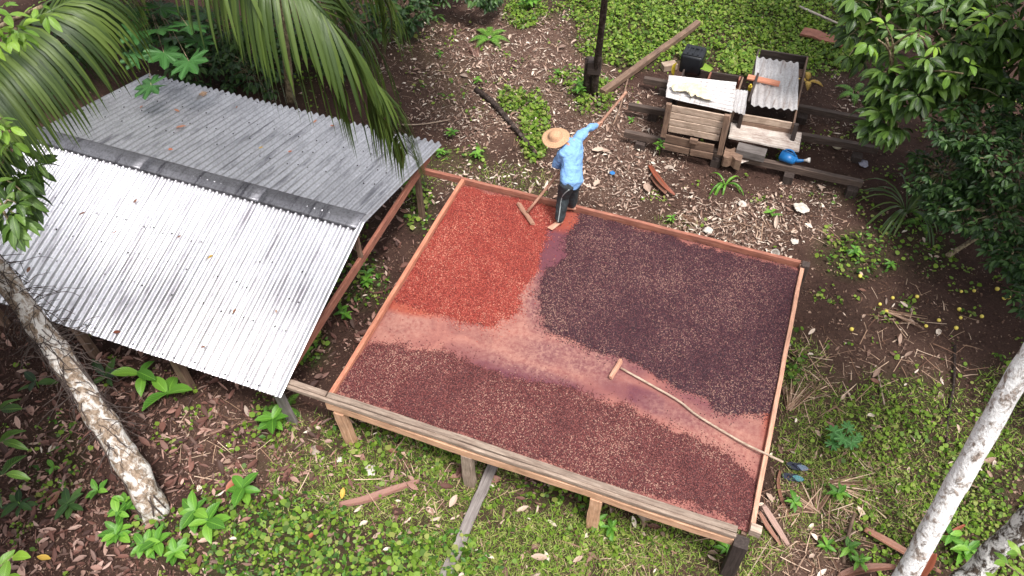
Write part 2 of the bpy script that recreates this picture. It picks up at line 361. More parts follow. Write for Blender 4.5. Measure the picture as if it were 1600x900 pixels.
def frame(a, b, up=(0, 0, 1)):
    a = Vector(a); b = Vector(b); x = (b-a).normalized(); u = Vector(up); y = u.cross(x)
    if y.length < 1e-4: y = Vector((0, 1, 0)).cross(x)
    y.normalize(); z = x.cross(y)
    return Matrix(((x.x, y.x, z.x, a.x), (x.y, y.y, z.y, a.y), (x.z, y.z, z.z, a.z), (0, 0, 0, 1))), (b-a).length
def board(name, a, b, wd, th, m, parent=None, up=(0, 0, 1), label=None, seg=4, rough=.004, bow=0, taper=1, bev=.004):
    """sawn board from a to b (centre line of its top face if th hangs down), uneven edges"""
    M, L = frame(a, b, up); bm = bmesh.new(); rings = []
    for i in range(seg+1):
        s = i/seg; k = 1+(taper-1)*s
        hw = wd/2*k; j = lambda: (random.random()-.5)*2*rough
        z0 = bow*math.sin(math.pi*s)
        e = min(bev, th*.3, wd*.2); pts = [(-hw+e, z0), (hw-e, z0), (hw, z0-e), (hw, z0-th+e), (hw-e, z0-th), (-hw+e, z0-th), (-hw, z0-th+e), (-hw, z0-e)]
        dy, dz = j(), j()*.6; xx = L*s + (0 if 0 < i < seg else j()*2)
        rings.append([bm.verts.new((xx, y+dy, z+dz)) for y, z in pts])
    for i in range(seg):
        for q in range(8): bm.faces.new((rings[i][q], rings[i+1][q], rings[i+1][(q+1) % 8], rings[i][(q+1) % 8]))
    bm.faces.new(rings[0]); bm.faces.new(rings[-1][::-1])
    bmesh.ops.recalc_face_normals(bm, faces=bm.faces)
    me = bpy.data.meshes.new(name); bm.to_mesh(me); bm.free(); fin(me, m)
    o = put(name, me, M, parent)
    if label: o['label'] = label
    return o
def tube_geo(pts, rad, seg=8, ns=0, nf=6, cap=True, seed=0):
    pts = [Vector(p) for p in pts]; V = []; Q = []; n = len(pts)
    t0 = (pts[1]-pts[0]).normalized(); ref = Vector((1, 0, 0)) if abs(t0.x) < .9 else Vector((0, 1, 0))
    for i, p in enumerate(pts):
        tn = (pts[min(i+1, n-1)]-pts[max(i-1, 0)]).normalized(); a = ref - tn*ref.dot(tn); a.normalize(); b = tn.cross(a); ref = a
        r = rad[i] if hasattr(rad, '__len__') else rad
        for k in range(seg):
            th = 2*math.pi*k/seg; d = a*math.cos(th)+b*math.sin(th)
            rr = r*(1+ns*(noise.noise((p+d*r)*nf+Vector((seed, 0, 0)))))
            V.append(p+d*rr)
    for i in range(n-1):
        for k in range(seg): Q.append((i*seg+k, i*seg+(k+1) % seg, (i+1)*seg+(k+1) % seg, (i+1)*seg+k))
    F = list(Q)
    if cap: F.append(tuple(range(seg))[::-1]); F.append(tuple(range((n-1)*seg, n*seg)))
    return V, F
def tube(name, pts, rad, m, parent=None, seg=8, ns=0, nf=6, smooth=True, org=None, seed=0):
    V, F = tube_geo(pts, rad, seg, ns, nf, True, seed); org = Vector(org) if org is not None else Vector(pts[0])
    me = bpy.data.meshes.new(name); me.from_pydata([tuple(v-org) for v in V], [], F); fin(me, m, smooth)
    return put(name, me, Matrix.Translation(org), parent)
def tubes(name, lists, m, parent=None, seg=4):
    V = []; F = []
    for pts, rad in lists:
        v, f = tube_geo(pts, rad, seg, 0, 6, False); F += [tuple(i+len(V) for i in q) for q in f]; V += v
    me = bpy.data.meshes.new(name); me.from_pydata([tuple(v) for v in V], [], F); fin(me, m, True)
    return put(name, me, Matrix.Identity(4), parent)
def smoothpath(pts, n=6):
    pts = [Vector(p) for p in pts]; out = []
    for i in range(len(pts)-1):
        p0 = pts[max(i-1, 0)]; p1 = pts[i]; p2 = pts[i+1]; p3 = pts[min(i+2, len(pts)-1)]
        for k in range(n):
            s = k/n; out.append(.5*((2*p1)+(p2-p0)*s+(2*p0-5*p1+4*p2-p3)*s*s+(3*p1-p0-3*p2+p3)*s**3))
    out.append(pts[-1]); return out
def box_bm(bm, c, s, M=None, bev=0):
    r = bmesh.ops.create_cube(bm, size=1); bmesh.ops.scale(bm, vec=s, verts=r['verts']); bmesh.ops.translate(bm, vec=c, verts=r['verts'])
    if bev:
        ed = list({e for v_ in r['verts'] for e in v_.link_edges}); bmesh.ops.bevel(bm, geom=ed, offset=bev, segments=2, affect='EDGES', profile=.6)
def bmobj(name, bm, m, M=Matrix.Identity(4), parent=None, smooth=False):
    me = bpy.data.meshes.new(name); bm.to_mesh(me); bm.free(); fin(me, m, smooth); return put(name, me, M, parent)

# ------------------------------------------------------------------ zones of ground (photo survey)
Z = dict(
 clover=[(1110, 5, 260, 65, 1.3), (1290, 60, 75, 65, 1.1), (1000, 55, 110, 55, 1.1), (1190, 85, 110, 40, 1), (835, 200, 26, 62, 1.1), (800, 158, 30, 22, .9), (890, 125, 40, 22, .6),
         (925, 150, 42, 38, .8), (742, 243, 22, 14, .8), (700, 240, 30, 14, .6), (430, 850, 170, 85, 1.1), (620, 880, 160, 60, 1), (560, 440, 48, 48, .8), (655, 322, 28, 42, 1),
         (490, 545, 30, 35, .8), (600, 690, 90, 35, .5), (700, 700, 110, 30, .55), (885, 775, 70, 28, .75), (1340, 398, 75, 42, .8), (1440, 380, 60, 60, .5), (250, 840, 60, 50, .5), (90, 720, 60, 90, .35), (1240, 560, 22, 50, .6), (820, 20, 40, 28, 1),
         (430, 660, 40, 45, .7), (700, 130, 60, 50, .25), (650, 60, 60, 50, .35), (1300, 300, 50, 30, .25), (460, 100, 60, 60, .5), (560, 340, 40, 40, .2)],
 grass=[(620, 735, 240, 100, .9), (860, 860, 280, 70, 1), (1290, 720, 90, 150, .9), (1400, 720, 200, 150, .6), (1255, 610, 45, 90, .7), (800, 285, 70, 35, .6), (690, 265, 60, 35, .5),
        (1060, 350, 60, 25, .25), (1150, 870, 90, 50, .7), (1560, 660, 60, 100, .5), (500, 700, 60, 60, .5)],
 litter=[(140, 700, 270, 250, 1), (380, 700, 130, 100, 1), (300, 600, 200, 80, .7), (560, 430, 90, 170, .6), (650, 720, 230, 90, .3), (380, 540, 150, 80, .5), (1000, 700, 400, 200, .12), (400, 20, 250, 60, .1)],
 husk=[(790, 120, 170, 120, 1), (960, 235, 110, 100, .9), (1180, 345, 150, 38, .75), (690, 100, 110, 80, .6), (1090, 385, 150, 60, .6), (1300, 170, 60, 110, .3), (1240, 330, 80, 50, .6), (880, 300, 300, 60, .35), (700, 50, 130, 60, .3)],
 straw=[(1275, 600, 75, 80, .9), (1265, 830, 100, 90, 1.1), (1340, 770, 90, 60, .5), (1430, 560, 110, 60, .35), (1000, 880, 130, 40, .5), (1180, 360, 160, 40, .5), (380, 690, 120, 90, .5), (800, 130, 180, 120, .4), (1400, 500, 110, 60, .3), (650, 740, 220, 80, .35)],
 fine=[(1390, 650, 110, 70, .9), (1510, 800, 150, 120, 1), (1400, 830, 120, 60, .8), (1580, 740, 80, 80, .6), (1330, 720, 90, 90, .5), (700, 740, 260, 60, .45), (900, 850, 200, 50, .4), (1560, 640, 60, 60, .5)],
)
def zmask(X, names, nz=.5, s=2.2, seed=5):
    px, py, d = proj(X); m = np.zeros(len(X))
    for nme in ([names] if isinstance(names, str) else names):
        for (a, b, rx, ry, wt) in Z[nme]:
            m = np.maximum(m, wt*np.clip(1.25-((px-a)/rx)**2-((py-b)/ry)**2, 0, 1))
    m = m*(1+nz*2*(vnoise(X[:, 0], X[:, 1], s, seed)+vnoise(X[:, 0], X[:, 1], s*3.3, seed+1)-1))
    m[d < 0] = 0
    return m
PLX0, PLX1, PLY0, PLY1, PLZ = -3.9876, .9737, 4.106, 8.0936, 1.0
def under(X):   # below the platform, or under the shed
    return ((X[:, 0] > PLX0+.25) & (X[:, 0] < PLX1-.2) & (X[:, 1] > PLY0+.5) & (X[:, 1] < PLY1+.6))
def gpoints(n, box=(-120, 1720, -60, 1010)):
    """random ground points, uniform over the picture (so nearer ground gets more per metre)"""
    px = rng.uniform(box[0], box[1], n); py = rng.uniform(box[2], box[3], n)
    d = FW[None]*F_PX + RT[None]*(px-800)[:, None] - UP[None]*(py-450)[:, None]
    X = CAMP + d*((0-CAM_H)/d[:, 2])[:, None]; X = X[~under(X)]
    X[:, 2] = gz(X[:, 0], X[:, 1]); return X
def scatter(name, n, zone, protos, smin, smax, m, tilt=.35, lift=(0, .01), label='', cat='', pw=1, nz=.5, s=2.2, seed=5, thr=0.0, pitch0=0, base=0.0, box=(-120, 1720, -60, 1010)):
    X = gpoints(n, box); mk = base + (zmask(X, zone, nz, s, seed) if zone else 1)
    X = X[(rng.random(len(X)) < np.clip(mk, 0, 1)**pw) & (mk > thr)]; N = len(X)
    X[:, 2] += rng.uniform(lift[0], lift[1], N)
    rot = rotm(rng.uniform(0, 6.283, N), pitch0+rng.normal(0, tilt, N), rng.normal(0, tilt, N))
    sc = smin+(smax-smin)*rng.random(N)**1.6
    o = merge(name, protos, X, rot, sc, m); tag(o, label, cat, kind='stuff'); return o

# ------------------------------------------------------------------ ground sheet
def ground():
    def axis(lo, hi, st, far):
        a = list(np.arange(lo, hi+st/2, st)); k = st
        L = [lo]; Rr = [hi]
        while L[-1] > -far: k *= 1.5; L.append(L[-1]-k)
        k = st
        while Rr[-1] < far: k *= 1.5; Rr.append(Rr[-1]+k)
        return np.array(L[1:][::-1]+a+Rr[1:])
    xs = axis(-14, 8, .07, 260); ys = axis(0, 18, .07, 260)
    Xg, Yg = np.meshgrid(xs, ys); X = np.stack([Xg.ravel(), Yg.ravel(), gz(Xg.ravel(), Yg.ravel())], -1)
    mp = np.clip(np.maximum(zmask(X, 'husk'), zmask(X, 'straw')), 0, 1); mg = np.clip(np.maximum(zmask(X, ['clover', 'fine']), zmask(X, 'grass')*.9), 0, 1)
    at = np.stack([mp, mg, np.zeros_like(mp), np.ones_like(mp)], -1)
    nx, ny = len(xs), len(ys); i = np.arange(nx-1)[None]+np.arange(ny-1)[:, None]*nx
    Q = np.stack([i, i+1, i+1+nx, i+nx], -1).reshape(-1, 4)
    o = put('ground', qmesh('ground', X, Q, None, M_['soil'], True, at)); tag(o, kind='structure')
ground()

# ---- ground cover, litter and other uncountable stuff
cl = [disc(1, .12, .3) for _ in range(4)]
cl2 = [strip(1.6, 1.0, 2, .15, .2), strip(1.5, .8, 2, .25, .3)]
scatter('clover_cover', 60000, 'clover', cl+cl2[:1], .018, .046, M_['clover'], .45, (.01, .11), 'bright green round-leaved ground cover in low dense patches', 'ground cover', thr=.18, pw=1.4, s=4)
scatter('far_clover_cover', 60000, 'clover', cl+cl2, .016, .045, M_['clover'], .5, (.01, .12), 'dense bright green ground cover on the far ground beyond the wooden boxes', 'ground cover', thr=.42, nz=.6, s=2.8, box=(780, 1400, -60, 260))
scatter('fine_clover_cover', 90000, 'fine', cl+cl2, .013, .036, M_['clover'], .5, (.01, .09), 'fine green ground cover mixed with grass right of and below the platform', 'ground cover', thr=.22, pw=1.3, s=4, nz=.7)
scatter('weed_cover', 36000, 'clover', cl2, .022, .06, M_['clover_dark'], .45, (.01, .12), 'small pointed green weeds mixed into the ground cover', 'weeds', thr=.22, seed=9, s=1.4)
scatter('sparse_weeds', 90000, None, cl2+cl, .015, .045, M_['clover'], .5, (.005, .07), 'scattered small green seedlings over the brown soil', 'seedlings', base=0, thr=0) if False else None
X = gpoints(60000); k = (vnoise(X[:, 0], X[:, 1], 2.6, 21)*vnoise(X[:, 0], X[:, 1], 7, 22)) > .50
px_, py_, _d = proj(X); shade = (py_ < 120) & (px_ < 620); X = X[k & ~shade]; N = len(X); X[:, 2] += rng.uniform(.005, .06, N)
tag(merge('seedlings', cl2+cl, X, rotm(rng.uniform(0, 6.28, N), rng.normal(0, .45, N), rng.normal(0, .4, N)), rng.uniform(.014, .036, N), M_['clover']), 'scattered small green seedlings over the brown soil', 'seedlings', kind='stuff')
gb = [strip(1, .12, 3, .35, 0, cols=1, prof=lambda s: 1-s*.93), strip(1, .07, 3, .7, 0, cols=1, prof=lambda s: 1-s*.93), strip(1, .14, 3, .15, 0, cols=1, prof=lambda s: 1-s*.9)]
scatter('grass', 190000, 'grass', gb, .04, .12, M_['grass'], .5, (0, .01), 'short thin grass growing around the platform', 'grass', thr=.25, pitch0=.6, s=3, box=(420, 1720, 230, 1010))
lf = [strip(1, .36, 4, .25, .3, 1), strip(1, .42, 4, -.25, .35, 1), strip(1, .30, 4, .1, -.5, 1), strip(.9, .5, 3, -.12, .6, 1), strip(1, .2, 4, .3, .9, 1)]
lf3 = [strip(1, .24, 3, .2, .3, 1), strip(1, .16, 3, -.25, .5, 1), strip(1, .30, 3, .1, -.3, 1), strip(.8, .38, 3, -.2, .5, 2), strip(1.3, .09, 3, .25, .6, 1), strip(1.1, .14, 2, .4, .3, 1), strip(.5, .4, 2, .3, .5, 1)]
scatter('leaf_litter', 46000, 'litter', lf+lf3, .03, .19, M_['litter'], .30, (.005, .06), 'thick brown dead leaf litter under the trees', 'leaf litter', thr=.1, nz=.3)
scatter('pale_litter', 62000, 'husk', lf3, .018, .125, M_['husk'], .35, (.004, .05), 'pale dry husks and torn leaf pieces on brown soil behind the platform', 'litter', thr=.16, nz=.95, s=2.0, box=(560, 1460, -40, 470))
scatter('fine_husk_litter', 100000, 'husk', lf3, .012, .04, M_['husk'], .4, (.002, .02), 'fine broken husk fragments matted into the soil behind the platform', 'litter', thr=.1, nz=.7, s=2.6, box=(560, 1460, -40, 470))
scatter('fine_leaf_litter', 60000, 'litter', lf3, .014, .05, M_['litter'], .4, (.002, .02), 'fine broken leaf fragments matted into the soil under the trees', 'litter', thr=.1, nz=.5, s=2.6)
scatter('large_pale_litter', 600, 'husk', lf, .09, .2, M_['husk'], .3, (.01, .06), 'larger torn pale husk pieces lying on the litter behind the platform', 'litter', thr=.3, nz=.8, s=1.2, box=(560, 1460, -40, 470))
st_ = [strip(1, .022, 3, .12, 0, cols=1, prof=lambda s: 1), strip(1, .03, 3, -.1, 0, cols=1, prof=lambda s: 1), strip(1, .05, 3, .2, 0, cols=1, prof=lambda s: 1-s*.6)]
scatter('dry_straw', 34000, 'straw', st_, .08, .36, M_['straw'], .14, (.005, .05), 'dry straw and frond shreds strewn on the ground', 'straw', thr=.1)
scatter('soil_debris', 90000, None, [chip(1, .35, .12), disc(.5, .5, .6), strip(1, .4, 2, .3, .3), chip(.6, .5, .3), strip(1.6, .12, 2, .2, 0, cols=1, prof=lambda s: 1)], .010, .05, M_['crumb'], .35, (0, .02), 'small crumbs of bark, husk and leaf on the soil', 'debris')
X = gpoints(2600); X = X[zmask(X, ['grass', 'clover']) + zmask(X, 'straw') > .15]; N = len(X)
X[:, 2] += .02
tag(merge('scattered_dry_leaves', lf, X, rotm(rng.uniform(0, 6.28, N), rng.normal(0, .2, N), rng.normal(0, .2, N)), rng.uniform(.04, .15, N), M_['husk']), 'pale pinkish dead leaves scattered over the grass', 'dead leaves', kind='stuff')

# ------------------------------------------------------------------ drying platform
def platform():
    T = empty('drying_platform', ((PLX0+PLX1)/2, (PLY0+PLY1)/2, 0), 'large raised wooden drying deck with low rim boards, stained pink and red by cocoa beans', 'drying platform')
    # deck surface with stains
    n1, n2 = 100, 80; xs = np.linspace(PLX0+.02, PLX1-.02, n1); ys = np.linspace(PLY0+.02, PLY1-.02, n2); Xg, Yg = np.meshgrid(xs, ys)
    X = np.stack([Xg.ravel(), Yg.ravel(), np.full(Xg.size, .925)], -1)
    def bl(L):
        px, py, _ = proj(X); m = np.zeros(len(X))
        for a, b, rx, ry, wt, rot in L:
            c, s = math.cos(R(rot)), math.sin(R(rot)); u = (px-a)*c+(py-b)*s; v_ = -(px-a)*s+(py-b)*c
            m = np.maximum(m, wt*np.clip(1.3-(u/rx)**2-(v_/ry)**2, 0, 1))
        return np.clip(m*(.6+.8*vnoise(X[:, 0], X[:, 1], 5, 3)), 0, 1)
    plum = 1.5*bl([(862, 400, 26, 80, 1, 12), (880, 375, 28, 40, 1, 0), (845, 480, 26, 50, .7, 0), (900, 560, 110, 25, .8, 12), (960, 560, 60, 26, .7, 25), (830, 590, 120, 20, .8, 14), (760, 560, 70, 18, .5, 18), (1010, 625, 120, 18, .75, 24), (1110, 640, 90, 14, .5, 25)])
    pale = bl([(620, 500, 60, 40, .9, 0), (850, 550, 150, 40, 1, 12), (1140, 690, 70, 40, 1, 20), (830, 480, 30, 60, .8, 0), (1100, 670, 110, 30, .7, 25), (1180, 650, 40, 50, .7, 0)])
    red = bl([(870, 335, 70, 25, 1, 20), (1205, 700, 14, 100, .8, 0), (640, 480, 60, 14, .8, 10), (900, 345, 60, 14, .8, 0)])
    at = np.stack([plum, pale, red, np.ones_like(red)], -1)
    i = np.arange(n1-1)[None]+np.arange(n2-1)[:, None]*n1
    o = put('deck', qmesh('deck', X, np.stack([i, i+1, i+1+n1, i+n1], -1).reshape(-1, 4), None, M_['deck'], False, at), Matrix.Identity(4), T)
    sm = o.modifiers.new('thick', 'SOLIDIFY'); sm.thickness = .03; sm.offset = -1
    L, Rr, Fy, By = PLX0, PLX1, PLY0, PLY1
    board('left_rim_board', (L, Fy-.02, 1.0), (L, By+.02, 1.01), .055, .12, M_['wood_pink'], T, seg=10, rough=.006)
    board('right_rim_board', (Rr, Fy+.06, 1.0), (Rr, By-.05, 1.0), .05, .12, M_['handle'], T, seg=10, rough=.006)
    board('back_rim_board', (L-.02, By+.03, 1.015), (Rr-.03, By+.03, 1.005), .05, .15, M_['wood_redrail'], T, seg=12, rough=.006)
    board('front_rim_board', (L-.02, Fy-.035, 1.0), (Rr-.13, Fy-.035, 1.0), .075, .10, M_['wood_grey'], T, seg=14, rough=.006, label='weathered grey front rim board with a pale lit top edge')
    board('front_rail_lip', (L-1.9, Fy-.095, .985), (Rr-.13, Fy-.095, .985), .04, .06, M_['wood_grey'], T, seg=14, rough=.005)
    board('front_beam', (L-.06, Fy-.06, .875), (Rr-.14, Fy-.06, .875), .10, .13, M_['wood_orange'], T, seg=12, rough=.008, label='orange brown beam under the front rim board')
    board('back_beam', (L-.1, By+.02, .84), (Rr, By+.02, .84), .09, .13, M_['wood_brown'], T, seg=8)
    for x in np.linspace(L+.05, Rr-.05, 9): board('joist', (x, Fy+.0, .88), (x, By, .88), .06, .10, M_['wood_brown'], T, seg=3)
    for k, x in enumerate((L+.10, -2.22, -.66)):
        m = (M_['wood_orange'], M_['wood_grey'], M_['wood_orange'])[k]
        board('leg', (x, Fy+(-.02), .745), (x+(.03, 0, -.01)[k], Fy-.02, -.15), .135, .10, m, T, up=(0, 1, 0), seg=5, rough=.008)
    board('leg', (Rr-.06, Fy-.03, .88), (Rr-.05, Fy-.01, -.15), .15, .14, M_['wood_dark'], T, up=(0, 1, 0), seg=5, label='dark brown corner leg at the near right corner')
    for y in (6.1, 8.05):
        for x in (L+.06, -2.2, -.65, Rr-.06): board('leg', (x, y, .80), (x, y, -.15), .13, .12, M_['wood_brown'], T, up=(0, 1, 0), seg=4)
    board('corner_block', (Rr-.02, Fy+.035, 1.03), (Rr+.10, Fy+.035, 1.03), .09, .12, M_['wood_grey'], T, seg=2, label='small block capping the near right corner leg')
    board('corner_post', (Rr+.03, By+.02, 1.04), (Rr+.035, By+.02, -.1), .10, .10, M_['wood_dark'], T, up=(0, 1, 0), seg=4, label='dark post at the far right corner')
    board('rail_peg', tuple(P(592, 648, .86)), tuple(P(623, 622, .93)), .035, .035, M_['wood_grey'], T, seg=2)
    # rail that runs on under the shed roof
    board('front_rail', (L-5.9, Fy-.035, .995), (L-.03, Fy-.035, .998), .07, .07, M_['wood_grey'], T, seg=12, rough=.01, label='grey timber rail running on from the deck to below the shed eave')
    board('back_rail', (L-5.9, By+.03, 1.0), (L-.03, By+.03, 1.005), .06, .10, M_['wood_redrail'], T, seg=10, rough=.008, label='brown timber rail running from the far left corner below the shed roof')
    for x in (-6.3, -7.9, -9.5):
        board('rail_post', (x, Fy-.03, .92), (x, Fy-.03, -.1), .12, .10, M_['wood_brown'], T, up=(0, 1, 0))
        board('rail_post', (x, By+.03, .90), (x, By+.03, -.1), .12, .10, M_['wood_brown'], T, up=(0, 1, 0))
    board('rail_post', (-4.80, Fy-.03, .93), (-4.70, Fy-.06, -.15), .15, .05, M_['board_dull'], T, up=(0, 1, 0), label='flat grey plank post under the near rail at the shed corner')
    board('rail_post', (-4.74, By+.02, .91), (-4.74, By+.0, -.1), .08, .08, M_['wood_brown'], T, up=(0, 1, 0), label='thin post under the far rail at the shed corner')
platform()

# heaps of beans
def inpoly(x, y, poly):
    ins = np.zeros(len(x), bool); d = np.full(len(x), 1e9)
    for i in range(len(poly)):
        x1, y1 = poly[i]; x2, y2 = poly[(i+1) % len(poly)]
        c = ((y1 > y) != (y2 > y)) & (x < (x2-x1)*(y-y1)/(y2-y1+1e-12)+x1); ins ^= c
        dx, dy = x2-x1, y2-y1; t_ = np.clip(((x-x1)*dx+(y-y1)*dy)/(dx*dx+dy*dy+1e-12), 0, 1)
        d = np.minimum(d, np.hypot(x-x1-t_*dx, y-y1-t_*dy))
    return np.where(ins, d, -d)
def bean_nodes(mat, density, seed):
    g = bpy.data.node_groups.new('bean_layer', 'GeometryNodeTree')
    g.interface.new_socket('Geometry', in_out='INPUT', socket_type='NodeSocketGeometry'); g.interface.new_socket('Geometry', in_out='OUTPUT', socket_type='NodeSocketGeometry')
    N = g.nodes.new; Lk = g.links.new; gi = N('NodeGroupInput'); go = N('NodeGroupOutput')
    at = N('GeometryNodeInputNamedAttribute'); at.data_type = 'FLOAT'; at.inputs['Name'].default_value = 'dens'
    mu = N('ShaderNodeMath'); mu.operation = 'MULTIPLY'; mu.inputs[1].default_value = density; Lk(at.outputs[0], mu.inputs[0])
    dp = N('GeometryNodeDistributePointsOnFaces'); dp.distribute_method = 'RANDOM'; dp.inputs['Seed'].default_value = seed
    Lk(gi.outputs[0], dp.inputs['Mesh']); Lk(mu.outputs[0], dp.inputs['Density'])
    ico = N('GeometryNodeMeshIcoSphere'); ico.inputs['Radius'].default_value = .0105; ico.inputs['Subdivisions'].default_value = 1
    tr = N('GeometryNodeTransform'); tr.inputs['Scale'].default_value = (.55, 1.0, .42); Lk(ico.outputs[0], tr.inputs[0])
    sm = N('GeometryNodeSetMaterial'); sm.inputs['Material'].default_value = mat; Lk(tr.outputs[0], sm.inputs[0])
    rv = N('FunctionNodeRandomValue'); rv.data_type = 'FLOAT_VECTOR'; rv.inputs[0].default_value = (-.6, -.6, -3.14); rv.inputs[1].default_value = (.6, .6, 3.14)
    e2r = N('FunctionNodeEulerToRotation'); Lk(rv.outputs[0], e2r.inputs[0])
    rs = N('FunctionNodeRandomValue'); rs.inputs[2].default_value = .75; rs.inputs[3].default_value = 1.25; rs.inputs['Seed'].default_value = 3
    ip = N('GeometryNodeInstanceOnPoints'); Lk(dp.outputs['Points'], ip.inputs['Points']); Lk(sm.outputs[0], ip.inputs['Instance'])
    Lk(e2r.outputs[0], ip.inputs['Rotation']); Lk(rs.outputs[1], ip.inputs['Scale'])
    sa = N('GeometryNodeStoreNamedAttribute'); sa.domain = 'INSTANCE'; sa.data_type = 'FLOAT'; sa.inputs['Name'].default_value = 'rnd'
    rr = N('FunctionNodeRandomValue'); rr.inputs['Seed'].default_value = 8; Lk(ip.outputs[0], sa.inputs[0])
    ps = N('GeometryNodeInputPosition'); nz = N('ShaderNodeTexNoise'); nz.inputs['Scale'].default_value = .9; nz.inputs['Detail'].default_value = 5; nz.inputs['Roughness'].default_value = .7; Lk(ps.outputs[0], nz.inputs['Vector'])
    ma = N('ShaderNodeMath'); ma.operation = 'MULTIPLY_ADD'; ma.inputs[1].default_value = .9; ma.inputs[2].default_value = -.42; Lk(nz.outputs[0], ma.inputs[0])
    ad = N('ShaderNodeMath'); ad.operation = 'ADD'; ad.use_clamp = True; Lk(rr.outputs[1], ad.inputs[0]); Lk(ma.outputs[0], ad.inputs[1]); Lk(ad.outputs[0], sa.inputs['Value'])
    cp = N('FunctionNodeCompare'); cp.operation = 'LESS_THAN'; cp.inputs[1].default_value = .6; Lk(at.outputs[0], cp.inputs[0])
    dg = N('GeometryNodeDeleteGeometry'); dg.domain = 'FACE'; Lk(gi.outputs[0], dg.inputs[0]); Lk(cp.outputs[0], dg.inputs['Selection'])
    jn = N('GeometryNodeJoinGeometry'); Lk(dg.outputs[0], jn.inputs[0]); Lk(sa.outputs[0], jn.inputs[0]); Lk(jn.outputs[0], go.inputs[0])
    return g
def heap(name, pix, bmat, hmat, label, seed, density=11500, halo=.10, th=.03, edge=.09):
    poly = [tuple(P(a, b, .95).xy) for a, b in pix]; pa = np.array(poly)
    lo, hi = pa.min(0)-.3, pa.max(0)+.3; lo = np.maximum(lo, [PLX0+.035, PLY0+.015]); hi = np.minimum(hi, [PLX1-.035, PLY1-.01])
    nx = int((hi[0]-lo[0])/.03); ny = int((hi[1]-lo[1])/.03); xs = np.linspace(lo[0], hi[0], nx); ys = np.linspace(lo[1], hi[1], ny)
    Xg, Yg = np.meshgrid(xs, ys); x, y = Xg.ravel(), Yg.ravel()
    s = inpoly(x, y, poly) + (vnoise(x, y, 3, seed)-.5)*.10 + (vnoise(x, y, 13, seed+1)-.5)*.08
    k = np.clip(s/.10, 0, 1); z = .9265 + k*(th*(.65+.5*vnoise(x, y, 3, seed+2)) + .014*(vnoise(x, y, 14, seed+3)-.5)+.008*np.sin(x*22+y*7+3*vnoise(x, y, 2, 9)))
    dens = np.where(s > 0, .62+.38*np.clip(s/edge, 0, 1), np.clip(np.exp(s/(halo*.45))*.5*(vnoise(x, y, 9, seed+5)*1.6), 0, .55)); dens[s < -halo*3] = 0
    me = qmesh(name, np.stack([x, y, z], -1), np.stack([(i := np.arange(nx-1)[None]+np.arange(ny-1)[:, None]*nx), i+1, i+1+nx, i+nx], -1).reshape(-1, 4), None, hmat, True)
    a = me.attributes.new('dens', 'FLOAT', 'POINT'); a.data.foreach_set('value', dens.astype(np.float32))
    o = put(name, me); md = o.modifiers.new('beans', 'NODES'); md.node_group = bean_nodes(bmat, density, seed)
    tag(o, label, 'cocoa beans', kind='stuff')
heap('bean_layer', [(716, 286), (760, 298), (850, 322), (868, 337), (860, 360), (848, 392), (836, 420), (815, 460), (797, 493), (770, 512), (728, 503), (690, 490), (640, 478), (612, 470)], M_['bean_red'], M_['heap_red'],
     'orange red wet cocoa beans spread in the far left part of the deck', 11)
heap('bean_layer', [(905, 330), (1000, 358), (1256, 424), (1244, 520), (1229, 600), (1212, 648), (1160, 640), (1128, 643), (1090, 618), (1040, 592), (985, 556), (930, 540), (880, 525), (852, 508), (840, 470), (850, 430), (878, 400), (890, 365)], M_['bean_purple'], M_['heap_purple'],
     'dark purple cocoa beans spread in the far right part of the deck', 12)
heap('bean_layer', [(575, 532), (640, 545), (700, 548), (760, 578), (850, 600), (900, 610), (1000, 643), (1100, 693), (1165, 732), (1190, 762), (1186, 800), (1160, 818), (1100, 793), (1000, 766), (900, 735), (800, 700), (700, 668), (600, 642), (522, 615), (515, 600)], M_['bean_maroon'], M_['heap_maroon'],
     'maroon brown cocoa beans spread in a long band along the near rim of the deck', 13)

# rakes
def rake(label, hp0, hp1, path, rad, hw=.07):
    T = empty('wooden_rake', hp0.lerp(hp1, .5), label, 'rake', 'wooden bean rakes')
    board('rake_head', hp0, hp1, hw, .035, M_['handle'], T, up=((path[1]-path[0]).normalized()+Vector((0, 0, .4))), seg=3, rough=.004)
    tube('handle', smoothpath(path, 5), rad, M_['handle'] if rad > .0145 else M_['stick'], T, seg=8, ns=.15, nf=9)
    return T
HP0, HP1 = P(811, 316, 1.0), P(834, 349, 1.0)
H_A = P(824, 331, 1.0); H_B = P(979, 143, 2.42); H_M = H_A.lerp(H_B, .45)
rake('long-handled wooden rake held by the worker with its head in the red beans', HP0, HP1, [H_A, H_M+Vector((0, 0, .01)), H_B], .0205)
a = P(972, 565, .955); b = P(956, 593, .955)
rake('wooden rake lying on the empty part of the deck, crooked handle over the right rim', a+Vector((0, 0, .03)), b+Vector((0, 0, .03)),
     [P(970, 575, .965), P(1020, 603, .965), P(1060, 626, .968), P(1088, 648, .968), P(1130, 674, .968), P(1165, 694, .985), P(1203, 712, 1.02), P(1224, 722, 1.03)], .0135, .06)

